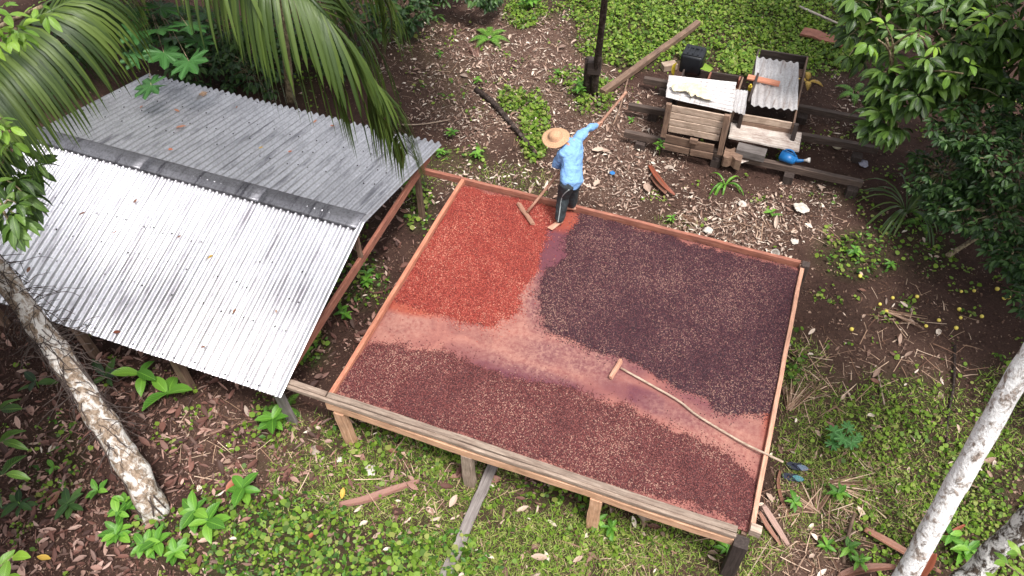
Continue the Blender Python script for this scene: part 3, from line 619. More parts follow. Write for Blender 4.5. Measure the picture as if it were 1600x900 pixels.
# ------------------------------------------------------------------ shed with corrugated roof
def corr(name, Wd, L, m, pitch=.105, amp=.024, rows=7, seed=0, dent=.0035, sub=12, thick=.0015):
    nc = max(2, int(round(Wd/pitch*sub))); xs = np.linspace(-Wd/2, Wd/2, nc+1); ys = np.linspace(0, L, rows+1)
    Xg, Yg = np.meshgrid(xs, ys); z = amp*np.tanh(1.3*np.cos(2*np.pi*Xg/pitch))/.86
    z = z*(1-.12*vnoise(Xg.ravel(), Yg.ravel(), 3, seed).reshape(Xg.shape)) + dent*2*(vnoise(Xg.ravel(), Yg.ravel(), 1.7, seed+4).reshape(Xg.shape)-.5)
    Yg = Yg + (Yg > L-.001)*0.006*np.cos(2*np.pi*Xg/pitch)
    i = np.arange(nc)[None]+np.arange(rows)[:, None]*(nc+1)
    me = qmesh(name, np.stack([Xg.ravel(), Yg.ravel(), z.ravel()], -1), np.stack([i, i+1, i+nc+2, i+nc+1], -1).reshape(-1, 4), None, m, True)
    return me
def shed():
    xl, xr = -9.86, -4.55; rid = (6.16, 1.745); f = (3.80, 1.035); bk = (8.52, 1.215)
    T = empty('open_shed', ((xl+xr)/2, 6.16, 0), 'low open shed with a pitched corrugated metal roof left of the drying deck', 'shed')
    n = 6; wd = (xr-xl)/n; pit = wd/8
    for side, (ey, ez), m in ((0, f, M_['roof']), (1, bk, M_['roof_dimmed'])):
        yr = rid[0]; zr = rid[1]; sl_ = Vector((0, ey-yr, ez-zr)); L = sl_.length; d = sl_.normalized()
        nrow = 1
        for i in range(n):
            for r_ in range(nrow):
                ll = L/nrow + (.08 if r_ == 0 and nrow == 2 else 0); x0 = xl+wd*(i+.5)
                y_ = d; x_ = Vector((-1, 0, 0)) if side == 0 else Vector((1, 0, 0)); z_ = x_.cross(y_)
                if z_.z < 0: x_ = -x_; z_ = x_.cross(y_)
                st = Vector((x0+random.uniform(-.004, .004), yr, zr)) + d*(L/nrow*r_ - (.0 if r_ else 0) + random.uniform(-.008, .008)) + z_*(.004*(i % 2)+(.003 if r_ == 0 and nrow == 2 else 0))
                tw = random.uniform(-.0015, .0015)
                M = Matrix(((x_.x, y_.x, z_.x, st.x), (x_.y, y_.y, z_.y, st.y), (x_.z, y_.z, z_.z, st.z), (0, 0, 0, 1))) @ Matrix.Rotation(tw, 4, 'Z')
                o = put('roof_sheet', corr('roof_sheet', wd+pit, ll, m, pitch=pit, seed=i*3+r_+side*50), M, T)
                so_ = o.modifiers.new('gauge', 'SOLIDIFY'); so_.thickness = .0025; es = o.modifiers.new('split', 'EDGE_SPLIT'); es.split_angle = R(70)
        # nail heads
        bm = bmesh.new()
        for fr in (.03, .36, .52, .68, .97):
            for x in np.arange(xl+.06, xr, .151):
                if random.random() < .25: continue
                p = Vector((x+random.uniform(-.01, .01), yr, zr))+d*(L*fr+random.uniform(-.03, .03)); nn = Vector((0, -d.z, d.y)) if d.y > 0 else Vector((0, d.z, -d.y))
                if nn.z < 0: nn = -nn
                rr = bmesh.ops.create_cone(bm, segments=6, radius1=.013, radius2=.006, depth=.01, cap_ends=True); bmesh.ops.translate(bm, vec=p+nn*.018, verts=rr['verts'])
        tag(bmobj('roof_nails', bm, M_['nail'], parent=T), kind='stuff')
    # ridge cap: two folded wings over a roll
    prof = [(-.14, -.022), (-.105, -.004), (-.075, -.012), (-.045, .008), (-.018, -.002), (.018, .010), (.045, -.003), (.08, .004), (.105, -.010), (.14, -.020)]
    for (a, b) in ((xl-.05, -7.9), (-7.896, -6.0), (-5.996, xr+.02)):
        V = []; Q = []; ns = 12
        for i in range(ns+1):
            x = a+(b-a)*i/ns
            for (y, z) in prof: V.append((x, rid[0]+y+random.uniform(-.003, .003), rid[1]+.022+z+random.uniform(-.0015, .0015)))
        for i in range(ns):
            for j in range(len(prof)-1): Q.append((i*10+j, i*10+j+1, (i+1)*10+j+1, (i+1)*10+j))
        o = put('ridge_cap', qmesh('ridge_cap', V, Q, None, M_['ridge_metal'], True), Matrix.Identity(4), T); o.modifiers.new('g', 'SOLIDIFY').thickness = .004
    # frame
    for x in (xr-.10, -6.3, -8.0, xl+.1):
        board('tie_beam', (x, f[0]+.25, 1.0), (x, bk[0]-.2, 1.13), .05, .13, M_['wood_redrail'], T, seg=4)
        board('rafter', (x, f[0]+.08, 1.02-.0), (x, rid[0], rid[1]-.03), .05, .07, M_['wood_brown'], T, seg=3)
        board('rafter', (x, rid[0], rid[1]-.03), (x, bk[0]-.08, 1.20), .05, .07, M_['wood_brown'], T, seg=3)
        board('king_post', (x, rid[0], rid[1]-.1), (x, rid[0], 1.05), .06, .05, M_['wood_brown'], T, up=(0, 1, 0), seg=2)
    for y, z in ((f[0]+.3, 1.08), (5.0, 1.345), (7.3, 1.42), (bk[0]-.3, 1.24)):
        board('purlin', (xl+.02, y, z), (xr-.03, y, z), .06, .045, M_['wood_brown'], T, seg=5)
    for x in (-6.3, -8.0, -9.6):
        board('post', (x, 6.16, 1.02), (x, 6.16, -.1), .1, .1, M_['wood_brown'], T, up=(0, 1, 0), seg=3)
shed()

# ------------------------------------------------------------------ leaves and plants
def lprof_e(s): return math.sin(math.pi*min(1, s*.95+.03))**.75
LM = {}
def leafmesh(key, mk, L, Wd, seg=4, droop=.25, fold=.2, wave=0, prof=None, n=4):
    """n variants of one leaf, meshes shared between copies"""
    if key not in LM:
        LM[key] = []
        for i in range(n):
            v, q, u = strip(L*random.uniform(.85, 1.15), Wd*random.uniform(.85, 1.15), seg, droop*random.uniform(.3, 1.7), fold*random.uniform(.3, 1.7), wave*random.uniform(-1, 1), prof)
            LM[key].append((qmesh(key, v, q, u, M_[mk], True), (v, q, u)))
    return LM[key]
def lmat(p, d, roll=0, s=1, up=Vector((0, 0, 1))):
    """leaf base at p, pointing along d, face up"""
    y = Vector(d).normalized(); x = y.cross(up)
    if x.length < 1e-3: x = Vector((1, 0, 0))
    x.normalize(); z = x.cross(y); M = Matrix(((x.x, y.x, z.x, 0), (x.y, y.y, z.y, 0), (x.z, y.z, z.z, 0), (0, 0, 0, 1)))
    return Matrix.Translation(Vector(p)) @ M @ Matrix.Rotation(roll, 4, 'Y') @ Matrix.Scale(s, 4)
def leaves(parent, key, places, limit=290, stuffname='foliage'):
    """places: (matrix) list; nearest ones become single leaves, the rest one mass"""
    ms = LM[key]; cp = Vector(CAMP); places = sorted(places, key=lambda M: (M.translation-cp).length)
    for i, M in enumerate(places[:limit]): put('leaf', ms[i % len(ms)][0], M, parent)
    rest = places[limit:]
    if rest:
        A = np.array([[list(r)[:3] for r in list(M)[:3]] for M in rest]); pos = np.array([list(M.translation) for M in rest])
        o = merge(stuffname, [x[1] for x in ms], pos, A, np.ones(len(rest)), ms[0][0].materials[0], parent)
        o.matrix_basis = WM[parent].inverted(); tag(o, kind='stuff')
def rdir(up=.2):
    a = random.uniform(0, 6.283); z = random.uniform(-.5, .6)+up; return Vector((math.cos(a), math.sin(a), z)).normalized()
def flush(c, n, s, out=None, drop=.45):
    """a whorl of drooping leaves at a twig end"""
    r = []; a0 = random.uniform(0, 6.28)
    for i in range(n):
        a = a0+i*2.4; d = Vector((math.cos(a), math.sin(a), random.uniform(-drop-.3, .15)))
        if out is not None: d += out*.5
        r.append(lmat(c+d.normalized()*.03, d, random.uniform(-.5, .5), s*random.uniform(.7, 1.25)))
    return r
def crown_points(c, rad, n, shell=.55):
    pts = []
    while len(pts) < n:
        v = Vector((random.gauss(0, 1), random.gauss(0, 1), random.gauss(0, 1))).normalized(); k = shell+(1-shell)*random.random()
        p = Vector(c)+Vector((v.x*rad[0], v.y*rad[1], v.z*rad[2]))*k
        if n < 12 or noise.noise(p*1.5) > -.22: pts.append((p, v))
    return pts
def tree(name, label, cat, base, top, crowns, key, nper, s, rad=(.12, .05), barkm='bark_brown', fl=6, limit=290, group=None, twigs=True, shell=.5):
    T = empty(name, base, label, cat, group); base = Vector(base); top = Vector(top)
    pth = smoothpath([base-Vector((0, 0, .15)), base.lerp(top, .5)+Vector((random.uniform(-.1, .1), random.uniform(-.1, .1), 0)), top], 6)
    tube('trunk', pth, [rad[0]+(rad[1]-rad[0])*i/(len(pth)-1) for i in range(len(pth))], M_[barkm], T, seg=12, ns=.25, nf=5)
    pl = []; tw = []
    for c, rd, n in crowns:
        st = base.lerp(top, random.uniform(.55, .95)); c = Vector(c)
        tube('limb', smoothpath([st, st.lerp(c, .5)+Vector((0, 0, .15)), c], 4), [rad[1]*.9*(1-i/11) + .006 for i in range(9)], M_[barkm], T, seg=6, ns=.2)
        for p, v in crown_points(c, rd, n, shell):
            pl += flush(p, fl, s, v)
            if twigs and random.random() < .35: q = c.lerp(p, .3); tw.append(([q, q.lerp(p, .5)+Vector((0, 0, .04)), p], [.010, .007, .004]))
    if tw: o = tubes('twigs', tw, M_[barkm], T); o.matrix_basis = WM[T].inverted(); tag(o, kind='stuff')
    leaves(T, key, pl, limit)
    return T
leafmesh('cocoa_leaf', 'cocoa', .25, .10, 4, .35, .3, 1, lprof_e)
leafmesh('cocoa_leaf_light', 'cocoa_light', .20, .085, 5, .25, .3, 1, lprof_e)
leafmesh('shrub_leaf', 'dark_leaf', .11, .05, 3, .2, .3, 0, lprof_e)
leafmesh('big_leaf', 'cocoa', .34, .15, 4, .3, .3, 0, lprof_e, 4)
leafmesh('broad_leaf', 'broad', .26, .125, 5, .45, .25, .6, lprof_e, 5)
leafmesh('small_leaf', 'broad', .11, .05, 3, .35, .3, 0, lprof_e, 5)
leafmesh('dark_broad_leaf', 'dark_leaf', .30, .12, 5, .4, .25, .4, lprof_e, 5)

# cocoa trees and shrubs on the right
tree('cocoa_tree', 'cocoa tree with large drooping glossy leaves in the top right corner', 'tree', G(1560, 290), P(1490, 120, 1.9),
     [(P(1378, 25, 2.5), (.65, .8, .5), 46), (P(1470, 60, 2.6), (.8, .8, .6), 60), (P(1560, 25, 2.8), (.8, .8, .5), 52), (P(1430, 125, 2.1), (.6, .6, .4), 40), (P(1400, -30, 2.8), (.9, .7, .5), 30), (P(1395, 180, 1.6), (.4, .4, .35), 24),
      (P(1500, 130, 2.2), (.7, .6, .4), 46), (P(1590, 100, 2.4), (.6, .6, .5), 40), (P(1350, 60, 2.1), (.4, .6, .3), 16)],
     'cocoa_leaf', 0, .92, fl=8)
tree('leafy_shrub', 'dark green small-leaved shrub on the right edge below the cocoa tree', 'shrub', G(1600, 430), P(1560, 290, 1.3),
     [(P(1520, 210, 1.8), (.7, .6, .5), 130), (P(1590, 260, 1.8), (.7, .6, .6), 130), (P(1475, 265, 1.2), (.55, .5, .5), 110), (P(1560, 330, 1.3), (.65, .5, .5), 130), (P(1600, 170, 2.1), (.6, .6, .5), 90), (P(1500, 320, .9), (.5, .4, .4), 60), (P(1590, 395, 1.0), (.4, .3, .3), 50)],
     'shrub_leaf', 0, .95, rad=(.05, .03), fl=7)
tree('leafy_shrub', 'low dark shrub at the right edge beside the fallen yellow fruit', 'shrub', G(1640, 500), P(1625, 440, .9),
     [(P(1608, 410, 1.0), (.35, .35, .3), 26), (P(1612, 470, .8), (.3, .3, .25), 20)], 'shrub_leaf', 0, 1.0, rad=(.05, .02), fl=7)
for (px, py, z, s, lab) in ((1375, 60, 3.2, .85, 'cluster of fresh bright green cocoa leaves on the left side of the right-hand cocoa tree'), (1540, 100, 3.3, .8, 'cluster of fresh bright green leaves near the top right corner')): pass
T = tree('young_cocoa_tree', 'cocoa saplings with fresh yellow-green leaves in front of the dark cocoa tree', 'tree', G(1405, 215), P(1385, 60, 3.0),
     [(P(1372, 62, 3.15), (.18, .15, .1), 2), (P(1385, 42, 3.2), (.15, .1, .1), 1), (P(1445, 60, 3.2), (.3, .2, .15), 2), (P(1545, 25, 3.3), (.35, .2, .15), 3), (P(1505, 115, 2.9), (.25, .15, .15), 2)],
     'cocoa_leaf_light', 0, .9, rad=(.03, .015), limit=290, twigs=False, fl=4)

# trees of the left edge
def twigplant(name, label, cat, base, twigs, key, s, nl=6, rad=.012, group=None):
    """leaves along a few twigs"""
    T = empty(name, base, label, cat, group); pl = []
    for pts in twigs:
        pth = smoothpath(pts, 4); tube('stem', pth, [rad*(1-.7*i/len(pth)) for i in range(len(pth))], M_['bark_brown'], T, seg=6)
        for i in range(nl):
            k = .35+.65*(i+.5)/nl; j = min(len(pth)-2, int(k*(len(pth)-1))); p = pth[j].lerp(pth[j+1], k*(len(pth)-1)-j); tn = (pth[j+1]-pth[j]).normalized()
            sd_ = tn.cross(Vector((0, 0, 1))).normalized()*(1 if i % 2 else -1); d = tn*.6+sd_*random.uniform(.6, 1.1)+Vector((0, 0, random.uniform(-.45, .15)))
            pl.append(lmat(p, d, random.uniform(-.4, .4), s*random.uniform(.75, 1.15)))
        pl.append(lmat(pth[-1], pth[-1]-pth[-2]+Vector((0, 0, -.1)), 0, s))
    leaves(T, key, pl); return T
Bc = P(-90, 330, 0); 
tree('cocoa_tree', 'cocoa tree with drooping dark leaves at the left edge over the shed roof', 'tree', P(-330, 560, 0), P(-110, 240, 3.6),
     [(P(-5, 270, 4.9), (.26, .3, .35), 20), (P(0, 320, 4.7), (.2, .2, .25), 12), (P(-20, 200, 5.0), (.3, .3, .3), 16), (P(-60, 60, 5.2), (.3, .4, .4), 14), (P(20, 250, 4.8), (.14, .14, .14), 5)], 'cocoa_leaf', 0, .62, rad=(.12, .04))
tree('young_cocoa_tree', 'bright yellow-green cocoa leaves in the top left corner and along the left edge', 'tree', P(-200, 420, 0), P(-70, 120, 5.6),
     [(P(0, 30, 6.5), (.14, .12, .12), 8), (P(25, 45, 6.4), (.1, .08, .08), 3), (P(0, 185, 5.9), (.10, .08, .1), 4), (P(15, 205, 5.8), (.08, .06, .08), 2), (P(65, 10, 6.4), (.08, .04, .06), 2)], 'cocoa_leaf_light', 0, .48, rad=(.05, .02), limit=290, twigs=False, fl=5)
twigplant('cocoa_sapling', 'cocoa sapling with green leaves poking in from the left edge at mid height', 'sapling', P(-160, 760, 0),
     [[P(-160, 760, 0), P(-80, 720, 1.2), P(5, 690, 2.2)], [P(-160, 760, 0), P(-90, 700, 1.4), P(2, 640, 2.3)], [P(-160, 760, 0), P(-80, 770, 1.0), P(10, 740, 1.9)]], 'cocoa_leaf', 1.0, 7)
twigplant('cocoa_sapling', 'cocoa sapling with striped yellow-green leaves in the bottom left corner', 'sapling', P(-120, 980, 0),
     [[P(-120, 980, 0), P(-60, 930, 1.2), P(20, 870, 2.6)], [P(-120, 980, 0), P(-60, 950, 1.2), P(10, 905, 2.5)]], 'cocoa_leaf_light', 1.05, 6)
twigplant('leafy_branch', 'branch with rounded yellow-green leaves in the bottom right corner', 'branch', P(1700, 1000, 0),
     [[P(1700, 1000, 0), P(1650, 940, 1.6), P(1570, 880, 2.9)], [P(1700, 1000, 0), P(1660, 930, 1.6), P(1590, 865, 3.0)], [P(1700, 1000, 0), P(1660, 950, 1.6), P(1550, 905, 2.8)]], 'cocoa_leaf_light', .62, 8)

# lobed-leaf shrub beside the shed
def lobed_mesh(r, mk, lobes=7, jag=.2):
    V = [(0, 0, 0)]; U = [(.5, 0, 0)]; n = lobes*4; F = []
    for i in range(n+1):
        a = -math.pi*.86+2*math.pi*.86*i/n; ph = (i % 4)/4; k = (1, .88, .60, .88)[i % 4]
        rr = r*k*(1-.18*abs(a)/math.pi)*(1+jag*random.uniform(-.2, .2)); V.append((math.sin(a)*rr, math.cos(a)*rr, -.12*rr*(rr/r)+.05*r*(i % 2))); U.append((.5+(.06 if i % 4 else 0), .5, 0))
    me = bpy.data.meshes.new('lobed_leaf'); me.from_pydata(V, [], [(0, i+1, i+2) if i % 4 else (0, i+1, i+2) for i in range(n)])
    a_ = me.attributes.new('luv', 'FLOAT_VECTOR', 'POINT'); a_.data.foreach_set('vector', np.array(U, np.float32).ravel()); return fin(me, M_[mk])
def lobed_plant(name, label, base, spots, r, mk='lobed', stem_r=.012, cat='plant'):
    T = empty(name, base, label, cat)
    ms = [lobed_mesh(r, mk) for _ in range(4)]
    for i, (p, s) in enumerate(spots):
        p = Vector(p); b = Vector(base); mid = b.lerp(p, .6)+Vector((0, 0, .2*(p.z-b.z)))
        o = put('leaf', ms[i % 4], Matrix.Translation(p) @ Euler((random.uniform(-.35, .25), random.uniform(-.3, .3), random.uniform(0, 6.28))).to_matrix().to_4x4() @ Matrix.Scale(s, 4), T)
        tube('stalk', smoothpath([b, mid, p], 4), [stem_r*(1-.6*k/8) for k in range(9)], M_['bark_brown'], T, seg=5)
    return T
sp_ = [(P(x, y, z), s) for x, y, z, s in ((248, 45, 2.6, 1), (212, 48, 2.5, 1), (293, 40, 2.6, 1), (256, 82, 2.3, 1), (295, 95, 2.3, 1.1), (215, 90, 2.2, .9), (236, 133, 2.0, .95), (250, 12, 2.7, 1), (310, 65, 2.2, .8), (205, 20, 2.6, .9), (275, 15, 2.4, .9), (225, 70, 2.0, .8), (320, 20, 2.3, .8), (270, 62, 2.0, .8))]
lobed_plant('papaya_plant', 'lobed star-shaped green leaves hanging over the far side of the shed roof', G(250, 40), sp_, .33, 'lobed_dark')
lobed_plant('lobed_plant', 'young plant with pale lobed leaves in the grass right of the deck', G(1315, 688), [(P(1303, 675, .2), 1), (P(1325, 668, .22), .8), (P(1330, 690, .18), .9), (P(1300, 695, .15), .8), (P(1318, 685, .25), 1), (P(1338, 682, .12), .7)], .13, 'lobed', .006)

# palms
def palm(label, base, crown, fronds, cat='palm tree'):
    T = empty('palm_tree', base, label, cat); b = Vector(base); c = Vector(crown)
    pth = smoothpath([b-Vector((0, 0, .2)), b.lerp(c, .5)+Vector((.1, 0, 0)), c], 8)
    tube('trunk', pth, [.15-.04*i/len(pth) for i in range(len(pth))], M_['bark_brown'], T, seg=12, ns=.1)
    for pts, L, npair, first, wd in fronds:
        pth = smoothpath([c]+pts, 12); n = len(pth)
        Fr = tube('frond', pth, [.022*(1-.85*i/n)+.003 for i in range(n)], M_['palm'], T, seg=6)
        seglen = [0]
        for i in range(1, n): seglen.append(seglen[-1]+(pth[i]-pth[i-1]).length)
        tot = seglen[-1]
        for i in range(npair):
            s = first+(1-first)*(i+.5)/npair; dist = s*tot; j = next(k for k in range(1, n) if seglen[k] >= dist or k == n-1); q = (dist-seglen[j-1])/(seglen[j]-seglen[j-1]+1e-9)
            p = pth[j-1].lerp(pth[j], q); tn = (pth[j]-pth[j-1]).normalized()
            for sg in (-1, 1):
                side = tn.cross(Vector((0, 0, 1))).normalized()*sg
                ln = L*(math.sin(math.pi*min(1, .22+.70*s))**.6)*random.uniform(.88, 1.08)
                d = (side*.55+tn*(.55+.5*s)+Vector((0, 0, random.uniform(.0, .3)))).normalized(); V = []; Q = []; U = []; pos = p.copy(); ns_ = 7
                jit = random.uniform(-.15, .15)
                for k in range(ns_+1):
                    f_ = k/ns_; ww = wd*(.25+.75*min(1, f_*5))*(1-f_**2.2)+.0015; wv_ = d.cross(Vector((0, 0, 1)))
                    if wv_.length < .15: wv_ = tn.copy()
                    wv_.normalize(); wv_ = (wv_*.8+tn*.6*(-sg)).normalized() if wv_.dot(tn)*-sg > 0 else (wv_*.8-tn*.6*(-sg)).normalized()
                    V += [pos-wv_*ww/2, pos+Vector((0, 0, ww*.18)), pos+wv_*ww/2]; U += [(0, f_, 0), (.5, f_, 0), (1, f_, 0)]
                    pos = pos+d*ln/ns_; d = (d+Vector((0, 0, -.55-.12*f_))+side*jit*.05).normalized()
                for k in range(ns_):
                    for m_ in range(2): Q.append((k*3+m_, k*3+m_+1, k*3+m_+4, k*3+m_+3))
                put('leaflet', qmesh('leaflet', [tuple(v_-p) for v_ in V], Q, U, M_['palm'], True), Matrix.Translation(p), Fr)
    return T
palm('coconut palm whose long frond hangs over the far side of the shed roof', P(300, -520, 0), P(300, -210, 6.3),
     [([P(400, -90, 6.6), P(487, 0, 6.4), P(533, 55, 6.15), P(580, 127, 5.75), P(612, 190, 5.25), P(636, 240, 4.8)], 1.12, 128, .26, .034),
      ([P(330, -80, 6.7), P(450, -70, 6.5), P(560, -50, 6.2), P(606, 10, 5.8), P(612, 60, 5.4)], .85, 60, .30, .028)])
palm('coconut palm with an arching frond in the top left corner', P(-420, 300, 0), P(-190, 190, 5.2),
     [([P(-60, 130, 5.5), P(0, 82, 5.75), P(50, 35, 5.95), P(110, 0, 6.0), P(165, -40, 5.95)], 1.05, 118, .15, .036)])

for (px, py, cs, lab) in ((350, 40, [(340, 40, .7), (400, 70, .5), (300, 95, .5)], 'added dark shrub standing in for deep shade behind the shed below the palm frond'),  # dark shrubs added to cover the soil where there is only deep shade
     (590, 40, [(580, 25, .6), (630, 15, .6)], 'added dark shrub standing in for deep shade at the top edge right of the long palm frond'),
     (470, 70, [(455, 55, .5), (510, 80, .4), (395, 110, .35)], 'low added dark shrub standing in for deep shade between the slender trunk and the shed'),
     (240, 30, [(215, 40, .9), (275, 40, .8), (320, 70, .5)], 'added dark shrub standing in for deep shade under the lobed star-shaped leaves'),
     (120, 60, [(110, 60, .8), (170, 40, .8), (60, 110, .8)], 'added dark shrub standing in for deep shade behind the shed in the top left'),
     (770, 5, [(740, -20, .7), (700, -30, .8)], 'added dark shrub standing in for deep shade at the top edge above the litter')):
    g_ = G(px, py); tree('shade_filler_shrub', lab, 'shrub', g_, g_+Vector((0, 0, .5)), [(P(a, b, z), (.75, .5, .4), 60) for a, b, z in cs], 'shrub_leaf', 0, 1.3, rad=(.04, .02), fl=6, limit=0)
# unseen trees added beyond the frame so their crowns shade the edges
for i, (px, py, z, r_, lab) in enumerate((
     (40, -230, 4.2, 1.7, 'added unseen shade tree beyond the far left corner of the shed'),
     (230, -170, 4.1, 1.4, 'added unseen shade tree behind the lobed star-leaved plant'),
     (430, -170, 4.2, 1.5, 'added unseen shade tree behind the long palm frond'),
     (630, -190, 4.6, 1.4, 'added unseen shade tree beyond the litter-covered ground'),
     (-520, 200, 5.2, 2.4, 'added unseen shade tree beyond the left end of the shed'),
     (-400, 720, 3.6, 1.2, 'added unseen shade tree beyond the left edge near the lichened trunk'),
     (1960, 100, 3.6, 1.6, 'added unseen shade tree beyond the right edge behind the shrubs'),
     (2080, 430, 3.0, 1.3, 'added unseen shade tree beyond the right edge near the yellow fruit'),
     (1680, -260, 4.6, 1.5, 'added unseen shade tree beyond the top right corner'))):
    c = P(px, py, z); tb = P(px+(px-800)*.35, py-260, 0); tree('added_shade_tree', lab, 'tree', tb, (c.x, c.y, z-.6), [(c, (r_, r_, r_*.6), 210), (c+Vector((-r_*.5, r_*.4, .5)), (r_, r_, r_*.5), 120)], 'big_leaf', 0, 1.15, rad=(.16, .08), fl=7, limit=0, shell=.35, group='unseen trees added for shade beyond the clearing')

# trunks
def trunk(name, label, pts, rad, m, cat='tree', seg=18, ns=.16, n=10, seed=0):
    T = empty(name, pts[0], label, cat); pth = smoothpath(pts, n)
    o = tube('trunk', pth, [rad[0]+(rad[1]-rad[0])*(i/(len(pth)-1))**.8 for i in range(len(pth))], M_[m], T, seg=seg, ns=ns, nf=5, seed=seed)
    return T, pth
Tw, pw_ = trunk('pale_tree', 'slim tree with white lichen-covered trunk slanting up at the right edge', [P(1365, 985, -.1), P(1412, 905, .75), P(1505, 738, 2.2), P(1600, 572, 3.4), P(1680, 440, 4.2), P(1790, 260, 5.1)], (.118, .083), 'bark_white', seed=1, ns=.12)
o = merge('foliage', [x[1] for x in LM['cocoa_leaf']], np.array([list(P(1900+random.gauss(0, 50), 200+random.gauss(0, 60), 5.3+random.gauss(0, .2))) for _ in range(500)]), rotm(rng.uniform(0, 6.28, 500), rng.normal(-.4, .4, 500), rng.normal(0, .4, 500)), np.ones(500), M_['cocoa'], Tw); o.matrix_basis = WM[Tw].inverted(); tag(o, kind='stuff')
Tm, _ = trunk('mossy_tree', 'leaning trunk with white and black lichen in the bottom right corner', [P(1440, 965, 0), P(1510, 905, .6), P(1562, 855, 1.2), P(1640, 780, 2.1), P(1720, 690, 2.9), P(1830, 560, 3.9), P(1930, 440, 4.6)], (.13, .09), 'bark_moss', seed=4, ns=.2)
o = merge('foliage', [x[1] for x in LM['cocoa_leaf']], np.array([list(P(1990+random.gauss(0, 60), 400+random.gauss(0, 60), 4.8+random.gauss(0, .2))) for _ in range(400)]), rotm(rng.uniform(0, 6.28, 400), rng.normal(-.4, .4, 400), rng.normal(0, .4, 400)), np.ones(400), M_['cocoa'], Tm); o.matrix_basis = WM[Tm].inverted(); tag(o, kind='stuff')
Tl, pl_ = trunk('lichened_tree', 'old tree with lichen-blotched trunk wrapped in hanging roots at the lower left', [P(246, 808, -.1), P(225, 765, .35), P(165, 665, 1.0), P(95, 560, 1.75), P(25, 460, 2.4), P(-45, 370, 2.95)], (.175, .105), 'bark_lichen', seed=7, ns=.28)
# hanging roots on it
L_ = []
for i in range(260):
    k = random.randint(int(len(pl_)*.36), len(pl_)-6); p = pl_[k]+Vector((random.uniform(-.14, .14), random.uniform(-.14, .14), random.uniform(-.1, .1))); pts = [p]; d = Vector((random.uniform(-1, 1), random.uniform(-1, 1), random.uniform(-.3, .3))).normalized()
    q = p.copy()
    for s in range(random.randint(5, 9)):
        q = q+d*random.uniform(.04, .09); d = (d+Vector((random.gauss(0, .35), random.gauss(0, .35), random.gauss(-.22, .25)))).normalized(); pts.append(q.copy())
    L_.append((pts, [.0055*(1-.5*j/len(pts)) for j in range(len(pts))]))
for i in range(7):
    k0 = random.randint(2, 8); pts = []
    for j in range(26):
        c = pl_[min(len(pl_)-1, k0+j*2)]; a_ = i*1.1+j*.16*(1 if i % 2 else -1); rr = .174-.0014*(k0+j*2)
        pts.append(c+Vector((math.cos(a_)*rr, math.sin(a_)*rr, 0)))
    L_.append((pts, [.010]*len(pts)))
o = tubes('hanging_roots', L_, M_['wood_dark'], Tl, 5); o.matrix_basis = WM[Tl].inverted(); tag(o, kind='stuff')
c = P(-170, 230, 3.6); o = merge('foliage', [x[1] for x in LM['cocoa_leaf']], np.array([list(c+Vector((random.gauss(0, .35), random.gauss(0, .35), random.gauss(0, .2)))) for _ in range(300)]), rotm(rng.uniform(0, 6.28, 300), rng.normal(-.4, .4, 300), rng.normal(0, .4, 300)), np.ones(300), M_['cocoa'], Tl); o.matrix_basis = WM[Tl].inverted(); tag(o, kind='stuff')
Ts, _ = trunk('slender_tree', 'slender brown trunk behind the shed roof under the palm frond', [G(455, 158), P(450, 110, .75), P(444, 60, 1.5), P(438, 0, 2.3), P(432, -80, 3.2)], (.085, .06), 'bark_brown', seed=3, ns=.1)
c = P(430, -110, 3.5); o = merge('foliage', [x[1] for x in LM['big_leaf']], np.array([list(c+Vector((random.gauss(0, .5), random.gauss(0, .4), random.gauss(0, .2)))) for _ in range(260)]), rotm(rng.uniform(0, 6.28, 260), rng.normal(-.4, .4, 260), rng.normal(0, .4, 260)), np.ones(260)*.9, M_['cocoa'], Ts); o.matrix_basis = WM[Ts].inverted(); tag(o, kind='stuff')

